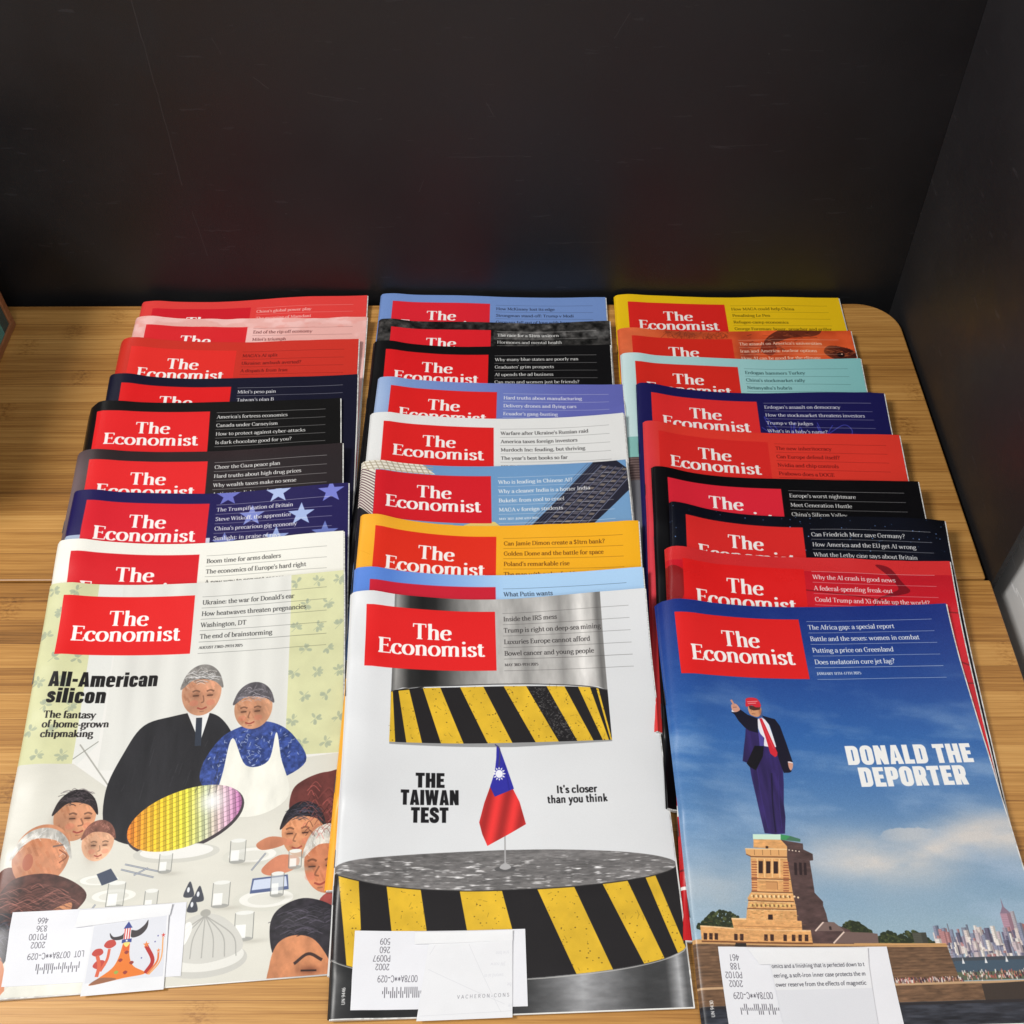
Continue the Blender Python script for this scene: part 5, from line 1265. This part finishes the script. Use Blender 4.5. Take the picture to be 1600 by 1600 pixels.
# left column, back to front
add('A', -0.2344, 0.7488, 2.2, 'red_cover', cp((230, 66, 62), ["China's global power play", 'The meaning of Mamdani'], tcol=(246, 206, 200), box_col=(214, 30, 44)),
    'red magazine at the very back of the left column, headline about a global power play', ll=0.0000, lr=0.0035)
add('A', -0.2317, 0.7178, 1.2, 'pink_cover', cp((236, 178, 170), ['End of the rip-off economy', "Milei's triumph"], tcol=(110, 52, 52), box_col=(222, 40, 46), art=art_pink),
    'pale pink magazine with lighter cloud shapes and a creased top edge', crumple=.0022, ll=0.0035, lr=0.0000)
add('A', -0.2361, 0.6861, 2.2, 'brick_red_cover', cp((206, 52, 40), ["MAGA's AI split", 'Ukraine: ambush averted?', 'A dispatch from Iran'], tcol=(92, 18, 18), box_col=(230, 48, 42)),
    'brick red magazine with dark red headlines, between the pink one and the midnight blue one', ll=0.0035, lr=0.0000)
add('A', -0.2332, 0.6408, 3.5, 'midnight_cover', cp((21, 21, 42), ["Milei's peso pain", "Taiwan's plan B", 'Why American women are quitting work'], tcol=WHITE, box_col=RB),
    'midnight blue magazine with white headlines about peso pain in the left column', ll=0.0026, lr=0.0000)
add('A', -0.2446, 0.6088, 5.5, 'black_cover', cp((20, 19, 19), ["America's fortress economics", 'Canada under Carneyism', 'How to protect against cyber-attacks', 'Is dark chocolate good for you?'], tcol=WHITE, box_col=(230, 40, 42)),
    'plain black magazine in the left column asking whether dark chocolate is good', dict(rough=.30), ll=0.0035, lr=0.0000)
add('A', -0.2367, 0.5547, 4.9, 'charcoal_cover', cp((44, 38, 40), ['Cheer the Gaza peace plan', 'Hard truths about high drug prices', 'Why wealth taxes make no sense', 'Anti-ageing light masks'], tcol=WHITE, box_col=(232, 44, 46), art=art_dark_purple),
    'charcoal magazine whose left side fades to pale mauve, in front of the plain black one', dict(rough=.30), wave=1.3, ll=0.0000, lr=0.0035)
add('A', -0.2274, 0.5118, 4.0, 'starred_cover', cp((36, 30, 84), ['The Trumpification of Britain', 'Steve Witkoff, the apprentice', "China's precarious gig economy", 'Sunlight: in praise of rays'], tcol=WHITE, box_col=(220, 38, 50), art=art_stars),
    'navy magazine scattered with large pale blue five-pointed stars', ll=0.0000, lr=0.0033)
add('A', -0.2262, 0.4639, 4.2, 'cream_cover', cp((240, 238, 228), ['Boom time for arms dealers', "The economics of Europe's hard right", 'A new way to prevent cancer'], tcol=(58, 56, 54), box_col=(216, 34, 42), art=art_white, rule_a=.6),
    'plain creamy white magazine just behind the one with the green wallpaper cover', ll=0.0000, lr=0.0035)
add('A', -0.2223, 0.4274, 4.2, 'dinner_table_cover', lambda: cover_table(SF),
    'front magazine of the left column, diners round a white table with a shimmering disc', rise=2.2, ll=0.0000, lr=0.0035)
# middle column
add('B', -0.0186, 0.7519, -0.4, 'sky_blue_cover', cp((118, 148, 206), ['How McKinsey lost its edge', 'Strongman stand-off: Trump v Modi', 'Germans fall out of love with beer'], tcol=(40, 48, 70), box_col=(226, 38, 52)),
    'plain mid-blue magazine at the very back of the middle column', ll=0.0035, lr=0.0000)
add('B', -0.0173, 0.7147, -0.3, 'crowd_photo_cover', cp((50, 50, 50), ['The race for a $1trn unicorn', 'Hormones and mental health', 'Why Britain is a bargain'], tcol=WHITE, box_col=(226, 34, 44), art=art_crowd),
    'magazine with a murky black and grey photographic cover near the back of the middle column', ll=0.0000, lr=0.0016)
add('B', -0.019, 0.6813, -0.3, 'jet_black_cover', cp((12, 11, 13), ['Why many blue states are poorly run', "Graduates' grim prospects", 'AI upends the ad business', 'Can men and women just be friends?'], tcol=WHITE, box_col=(224, 30, 34)),
    'jet black magazine in the middle column with a headline about graduates', ll=0.0000, lr=0.0027)
add('B', -0.0112, 0.6348, -1.0, 'violet_cover', cp((110, 118, 190), ['Hard truths about manufacturing', 'Delivery drones and flying cars', "Ecuador's gang-busting"], tcol=WHITE, box_col=(226, 34, 34), art=art_violet),
    'magazine shading from light blue to violet, behind the plain white one', ll=0.0000, lr=0.0004)
add('B', -0.0138, 0.5935, 0.6, 'white_cover', cp((232, 232, 230), ["Warfare after Ukraine's Russian raid", 'America taxes foreign investors', 'Murdoch Inc: feuding, but thriving', "The year's best books so far"], 'JUNE 7TH\u201313TH 2025', tcol=(56, 54, 54), box_col=(226, 36, 36), art=art_white, rule_a=.6),
    'plain light grey-white magazine in the middle column listing the best books of the year', ll=0.0000, lr=0.0014)
add('B', -0.0155, 0.5397, 1.4, 'towers_cover', cp((120, 160, 200), ['Who is leading in Chinese AI?', 'Why a cleaner India is a hotter India', 'Bukele: from cool to cruel', 'MAGA v foreign students'], 'MAY 31ST\u2013JUNE 6TH 2025', tcol=WHITE, box_col=(216, 32, 42), art=art_buildings),
    'magazine with a dark skyscraper and a slatted white building against blue sky', ll=0.0000, lr=0.0035)
add('B', -0.0105, 0.4804, -0.2, 'amber_cover', cp((248, 180, 30), ['Can Jamie Dimon create a $1trn bank?', 'Golden Dome and the battle for space', "Poland's remarkable rise", 'The man with a plan for Vietnam'], tcol=(104, 60, 16), box_col=(226, 48, 30), art=art_orange),
    'amber orange magazine in the middle column whose spine sticks out to the left', ll=0.0000, lr=0.0035)
add('B', -0.0109, 0.4354, 1.3, 'pale_blue_cover', cp((150, 190, 230), ['What Putin wants'], tcol=(40, 50, 70), box_col=(204, 34, 54), art=art_skyb8),
    'light blue magazine with a single headline, squeezed behind the front middle one', ll=0.0000, lr=0.0035)
add('B', -0.0112, 0.4136, 1.9, 'striped_press_cover', lambda: cover_press(SF),
    'front magazine of the middle column, black and yellow striped press above a small desk flag', rise=2.0, ll=0.0000, lr=0.0035)
# right column
add('C', 0.1929, 0.7519, -0.6, 'yellow_cover', cp((240, 196, 24), ['How MAGA could help China', 'Penalising Le Pen', 'Refugee-camp economics', 'George Foreman: boxer, preacher and griller'], tcol=(96, 76, 10), box_col=(226, 40, 34)),
    'bright yellow magazine at the very back of the right column', ll=0.0004, lr=0.0000)
add('C', 0.1927, 0.7023, -0.6, 'orange_face_cover', cp((216, 86, 44), ["The assault on America's universities", 'Iran and America: nuclear options', 'How AI can be good for the climate'], tcol=(250, 226, 206), box_col=(220, 44, 32), art=art_face),
    'burnt orange magazine with dark brows and eyes of a close-up face', ll=0.0000, lr=0.0035)
add('C', 0.1929, 0.6659, -1.4, 'teal_cover', cp((150, 205, 205), ['Erdogan hammers Turkey', "China's stockmarket rally", "Netanyahu's hubris", 'Artificial intelligence, Trump style'], tcol=(44, 76, 78), box_col=(222, 44, 34), art=art_teal),
    'pale teal magazine in the right column', ll=0.0004, lr=0.0000)
add('C', 0.2027, 0.6233, -2.2, 'navy_scribble_cover', cp((28, 26, 84), ["Erdogan's assault on democracy", 'How the stockmarket threatens investors', 'Trump v the judges', "What's in a baby's name?"], tcol=WHITE, box_col=(232, 48, 48), art=art_scribble),
    'navy magazine with thin blue scribbled loops under its headlines', ll=0.0000, lr=0.0035)
add('C', 0.2045, 0.577, -2.6, 'coral_cover', cp((232, 60, 48), ['The new inheritocracy', 'Can Europe defend itself?', 'Nvidia and chip controls', 'Prabowo does a DOGE'], 'MARCH 1ST\u20137TH 2025', tcol=(110, 20, 20), box_col=(224, 44, 40), art=art_redC5),
    'coral red magazine with dark red headlines in the right column', ll=0.0000, lr=0.0010)
add('C', 0.2065, 0.526, -2.4, 'deep_black_cover', cp((10, 9, 12), ["Europe's worst nightmare", 'Meet Generation Hustle', "China's Silicon Valley"], tcol=WHITE, box_col=(226, 40, 58)),
    'deep black magazine in the right column with three white headlines', ll=0.0000, lr=0.0035)
add('C', 0.2162, 0.4876, -3.0, 'starry_night_cover', cp((10, 12, 22), ['Can Friedrich Merz save Germany?', 'How America and the EU get AI wrong', 'What the Letby case says about Britain', 'The man who understood pecking orders'], tcol=WHITE, box_col=(222, 44, 42), art=art_starry),
    'blue-black magazine speckled with tiny stars, standing out furthest right', dict(rough=.30), ll=0.0000, lr=0.0035)
add('C', 0.2096, 0.4481, -2.3, 'glossy_red_cover', cp((206, 30, 42), ['Why the AI crash is good news', 'A federal-spending freak-out', 'Could Trump and Xi divide up the world?', 'How covid began'], tcol=WHITE, box_col=(226, 30, 30), art=art_redgloss),
    'glossy crimson magazine with a rumpled top edge, behind the front right one', dict(rough=.26, coat=.5), crumple=.0020, ll=0.0000, lr=0.0020)
add('C', 0.1985, 0.4068, 1.4, 'pedestal_cover', lambda: cover_statue(SF),
    'front magazine of the right column, suited man in red cap on a pedestal', ll=0.0035, lr=0.0000)

BY_LABEL = {}
ORDER = list(range(9))+list(range(18, 22))+list(range(9, 18))+list(range(22, 27))      # the order in which they were laid down
for k in ORDER:
    c_, xm, ym, dg, name, cvf, label, mk, opt = SPEC[k]
    mat = P_(name, cvf(), **mk)
    BY_LABEL[k] = (magazine(c_, xm, ym, dg, mat, mat, label, 100+k, **opt))
M_A, M_B, M_C = BY_LABEL[8], BY_LABEL[17], BY_LABEL[26]

# ------------------------------------------------------------------ address labels and loose slips on the three front magazines
LB = (230, 230, 234)
def label_canvas(codes, lot, seed, wmm=98, hmm=41, dx=0.0):
    cv = Canvas(wmm, hmm, 7.0, LB); ink = (70, 66, 76)
    cv.a *= (.985+.03*vnoise(cv.X, cv.Y, 20, 20, seed, 3))[..., None]
    for i, s in enumerate(codes):
        text(cv, s, (20.5 if len(s) < 5 else 21.0)+dx, 4.0+i*4.5, 3.3, 'mono', ink, rot=180, xsc=1.05)
    # rotated text grows to the left of its anchor
    text(cv, lot, 43.0 if lot.startswith('LOT') else 36.5+dx, 23.6, 3.4, 'mono', ink, rot=180, width=31.5 if lot.startswith('LOT') else 22.5)
    g = np.random.RandomState(seed); x = 17.0+dx
    while x < 41+dx:
        k = g.randint(4); y0 = 31.5-(2.0 if k in (1, 3) else 0); y1 = 33.0+(2.0 if k in (2, 3) else 0)
        cv.rect(x, y0, x+.42, y1, ink); x += 1.12
    return cv
def slip_mat(name, cv): return print_material(name, to_image(cv, name), rough=.6, bump=.05)
def white_slip(name, seed, art=None, w=45, h=40, base=(229, 229, 231)):
    cv = Canvas(w, h, 7.0, base); cv.a *= (.985+.03*vnoise(cv.X, cv.Y, 14, 14, seed, 3))[..., None]
    if art: art(cv)
    return slip_mat(name, cv)
def art_volcano(cv):
    cv.rect(1, .5, 44, 33, (216, 217, 223)); R_ = lambda p, c, a=1: cv.blob(p, c, a)
    R_([(18, 20), (20, 11), (23, 11), (24, 20), (27, 26), (34, 30.5), (22, 32), (4, 34.5), (8, 31), (15, 26)], (226, 122, 50))
    R_([(19.5, 13), (21.2, 10), (23.4, 13), (22.8, 17), (20.2, 17)], (214, 84, 40), .6)
    R_([(4, 34.4), (8, 31), (14, 31), (18, 32.4)], (120, 92, 84), .7)
    for p in ([(11, 6), (13.5, 8.5), (18, 8.2), (20, 6), (19.5, 10), (15, 10.5), (12, 9)], [(23, 6), (27, 6.4), (31, 4), (33, 1.5), (32.6, 6), (29, 9.4), (24, 10)]): R_(p, (64, 58, 60))
    cv.rect(19.3, 4.5, 23.4, 11, (236, 232, 232)); 
    for x in (19.5, 20.9, 22.3): cv.rect(x, 4.5, x+.65, 11, (206, 60, 56))
    cv.poly([(21.4, .8), (24, 4.6), (18.8, 4.6)], (62, 74, 140)); cv.rect(18.6, 10.6, 24.2, 12.6, (62, 74, 140)); star(cv, 21.4, 11.5, .9, WHITE)
    R_([(19.6, 12.6), (23.4, 12.6), (21.6, 15)], (238, 214, 120))
    for x, y, r in ((5.5, 17, 3.2), (12, 13, 3.4), (7.5, 24, 3.6)):
        R_([(x-r, y), (x-r*.5, y-r*.8), (x+r*.6, y-r*.8), (x+r, y), (x, y+r*.5)], (190, 72, 62)); 
    cv.line([(7, 30), (7.5, 24), (5.6, 18)], 2.0, (214, 100, 70), curve=True); cv.line([(8.5, 27), (11.4, 21), (12, 15)], 1.6, (214, 100, 70), curve=True)
    for x, y in ((22, 18), (19, 22), (25.5, 24), (17.5, 28.5), (22.6, 29)): R_([(x-1.2, y), (x, y-1), (x+1.4, y-.2), (x+.2, y+1)], [(92, 60, 50), (150, 62, 56), (150, 170, 80)][int(x) % 3])
    cv.line([(34, 30.5), (37.5, 24), (33, 15.5)], 2.2, (176, 46, 42), curve=True); cv.line([(35, 31), (40, 25), (40.5, 20)], 1.1, (222, 120, 60), curve=True); cv.line([(36, 31.4), (42, 24), (42.5, 12)], .7, (232, 160, 90), curve=True)
    star(cv, 33, 15, 2.0, (226, 130, 70)); star(cv, 40.4, 19, 1.3, (226, 130, 70)); star(cv, 42.6, 11, 1.3, (206, 70, 60))
    for x, y in ((38, 14), (31, 22), (39.5, 11)): cv.ell(x, y, .4, .4, (90, 90, 150))
def art_advert(cv):
    for p in ([(2, 14), (46, 34)], [(24, 1), (44, 38)], [(1, 38.4), (50, 37.6)], [(4, 1), (1.5, 6)]): cv.line(p, .18, (206, 206, 210))
    for i, (x, y, s) in enumerate(((40, 6, 'srie bne'), (38, 12, 'JW norw'), (37, 18, 'swond ai er'), (44, 23, 'toibe'), (44, 34, 'evre'))):
        text(cv, s, x+8, y, 2.0, 'sans', (214, 214, 218), rot=180)
    text(cv, 'VACHERON-CONS', 20, 30.2, 1.9, 'thin', (86, 84, 92), width=29, track=34)
def art_article(cv):
    ink = (66, 66, 74)
    text(cv, 'omics and a finishing that is perfected down to t', 0.5, 4.4, 2.2, 'sans', ink, width=53)
    text(cv, 'eering, a soft-iron inner case protects the m', 0.5, 9.4, 2.2, 'sans', ink, width=53)
    text(cv, 'ower reserve from the effects of magnetic', 0.5, 14.2, 2.2, 'sans', ink, width=52.5)
    cv.rect(0, 16, 57, 42, (214, 215, 221), .6)
def soft_line(cv): cv.rect(0, 0, 90, 90, (240, 240, 240))

paper(M_A, 'address_label', [(13.7, 219.2), (113.4, 219.4), (114.2, 260.5), (14.6, 259.6)], .00035, slip_mat('address_label_left', label_canvas(['466', '836', 'P0100', '2002'], 'LOT 0078A**C-029', 1)), M_A['root'])
paper(M_B, 'address_label', [(12.9, 219.9), (110.9, 220.5), (110.7, 262.0), (12.2, 261.5)], .00035, slip_mat('address_label_middle', label_canvas(['509', '260', 'P0097', '2002'], '0078A**C-029', 2)), M_B['root'])
paper(M_C, 'address_label', [(13.3, 222.2), (111.0, 223.6), (111.1, 265.2), (13.9, 263.6)], .00035, slip_mat('address_label_right', label_canvas(['461', '188', 'P0102', '2002'], '0078A**C-029', 3, dx=-9.0)), M_C['root'])
PS = 'loose white paper slips laid over the address labels'
tag(paper(M_A, 'paper_slip', [(60.6, 229.2), (104.0, 226.1), (105.5, 267.2), (59.4, 267.6)], .0009, white_slip('volcano_slip', 5, art_volcano), None, .0006),
    'white slip printed with an orange volcano wearing a winged striped hat', 'paper slip', PS)
tag(paper(M_B, 'paper_slip', [(55.2, 227.4), (103.3, 226.4), (101.9, 267.6), (48.7, 267.9)], .0009, white_slip('advert_slip', 6, art_advert, 50, 41), None, .0005),
    'almost blank white slip with a spaced-out capital name, on the middle front magazine', 'paper slip', PS)
tag(paper(M_C, 'paper_slip', [(42.0, 229.5), (98.6, 229.5), (96.5, 267.5), (44.5, 267.5)], .0009, white_slip('article_slip', 7, art_article, 56, 38), None, .0005),
    'pale grey slip with three lines of small print on the right front magazine', 'paper slip', PS)
plain = white_slip('plain_strip', 8, None, 60, 8, (233, 233, 234))
tag(paper(M_A, 'paper_strip', [(52.0, 220.3), (105.4, 220.2), (104.6, 226.6), (50.6, 230.2)], .0014, plain, None, .0004),
    'narrow blank white strip above the volcano slip', 'paper strip')
tag(paper(M_B, 'paper_strip', [(47.1, 220.9), (103.6, 221.2), (103.5, 226.8), (47.1, 227.6)], .0014, plain, None, .0004),
    'narrow blank white strip above the almost blank slip on the middle magazine', 'paper strip')
tag(paper(M_C, 'paper_strip', [(30.0, 223.2), (99.5, 224.2), (98.6, 231.8), (36.0, 232.0)], .0014, plain, None, .0003),
    'blank white strip covering the top line of small print on the right magazine', 'paper strip')

# ------------------------------------------------------------------ wooden box at the left edge, open side facing right, two books inside
def wood_mat():
    m, nt, b = new_mat('orange_wood'); L = nt.links.new
    tc = N(nt, 'ShaderNodeTexCoord'); mp = N(nt, 'ShaderNodeMapping'); mp.inputs['Scale'].default_value = (8, 8, 260); L(tc.outputs['Object'], mp.inputs[0])
    n = N(nt, 'ShaderNodeTexNoise'); n.inputs['Scale'].default_value = 1; n.inputs['Detail'].default_value = 4; L(mp.outputs[0], n.inputs['Vector'])
    cr = N(nt, 'ShaderNodeValToRGB'); L(n.outputs['Fac'], cr.inputs[0])
    cr.color_ramp.elements[0].color = (.20, .075, .03, 1); cr.color_ramp.elements[1].color = (.46, .20, .09, 1)
    L(cr.outputs[0], b.inputs['Base Color']); b.inputs['Roughness'].default_value = .45
    return m
MW_ = wood_mat()
BX, BY, BH = -.4447, .7216, .17
wb = empty('wooden_box', (BX-.08, BY-.12, .0002)); tag(wb, 'orange-brown wooden box at the left edge of the tabletop with its open side facing right', 'box')
def lb(name, x0, x1, y0, y1, z0, z1, mat, par, o=(BX-.08, BY-.12, .0002), bev=.0008):
    return box(name, (x0-o[0], y0-o[1], z0-o[2]), (x1-o[0], y1-o[1], z1-o[2]), mat, par, bev)
lb('bottom_panel', BX-.16, BX, BY-.24, BY, .0004, .0075, MW_, wb)
lb('top_panel', BX-.16, BX, BY-.24, BY, BH-.007, BH, MW_, wb)
lb('side_panel', BX-.16, BX, BY-.0072, BY, .0077, BH-.0072, MW_, wb)
lb('side_panel', BX-.16, BX, BY-.24, BY-.2328, .0077, BH-.0072, MW_, wb)
lb('back_panel', BX-.16, BX-.155, BY-.2326, BY-.0074, .0077, BH-.0072, MW_, wb)
def simple(name, c, r=.5):
    m, nt, b = new_mat(name); L = nt.links.new
    tc = N(nt, 'ShaderNodeTexCoord'); n = N(nt, 'ShaderNodeTexNoise'); n.inputs['Scale'].default_value = 60; L(tc.outputs['Object'], n.inputs['Vector'])
    mx = N(nt, 'ShaderNodeMix', data_type='RGBA'); L(n.outputs['Fac'], mx.inputs['Factor'])
    mx.inputs['A'].default_value = (c[0]*.8, c[1]*.8, c[2]*.8, 1); mx.inputs['B'].default_value = (c[0]*1.2, c[1]*1.2, c[2]*1.2, 1)
    L(mx.outputs['Result'], b.inputs['Base Color']); b.inputs['Roughness'].default_value = r
    return m
def book(label, x0, x1, y0, y1, z0, z1, c):
    r = empty('book', ((x0+x1)/2, (y0+y1)/2, z0)); tag(r, label, 'book')
    o = ((x0+x1)/2, (y0+y1)/2, z0); m = simple('book_cloth', c)
    lb('cover', x0, x1, y0, y0+.0025, z0, z1, m, r, o, .0005); lb('cover', x0, x1, y1-.0025, y1, z0, z1, m, r, o, .0005)
    lb('spine', x1-.0025, x1, y0+.0026, y1-.0026, z0, z1, m, r, o, .0004)
    lb('pages', x0+.002, x1-.0027, y0+.0026, y1-.0026, z0+.002, z1-.002, M_PAGES, r, o, 0)
    return r
book('dark grey-green book standing furthest back inside the wooden box', BX-.13, BX-.0015, BY-.020, BY-.0078, .0077, .12, (.05, .09, .09))
book('teal book standing inside the wooden box', BX-.13, BX-.0012, BY-.036, BY-.0205, .0077, .13, (.10, .33, .31))
book('navy book standing nearest inside the wooden box', BX-.13, BX-.001, BY-.085, BY-.0365, .0077, .13, (.022, .018, .075))
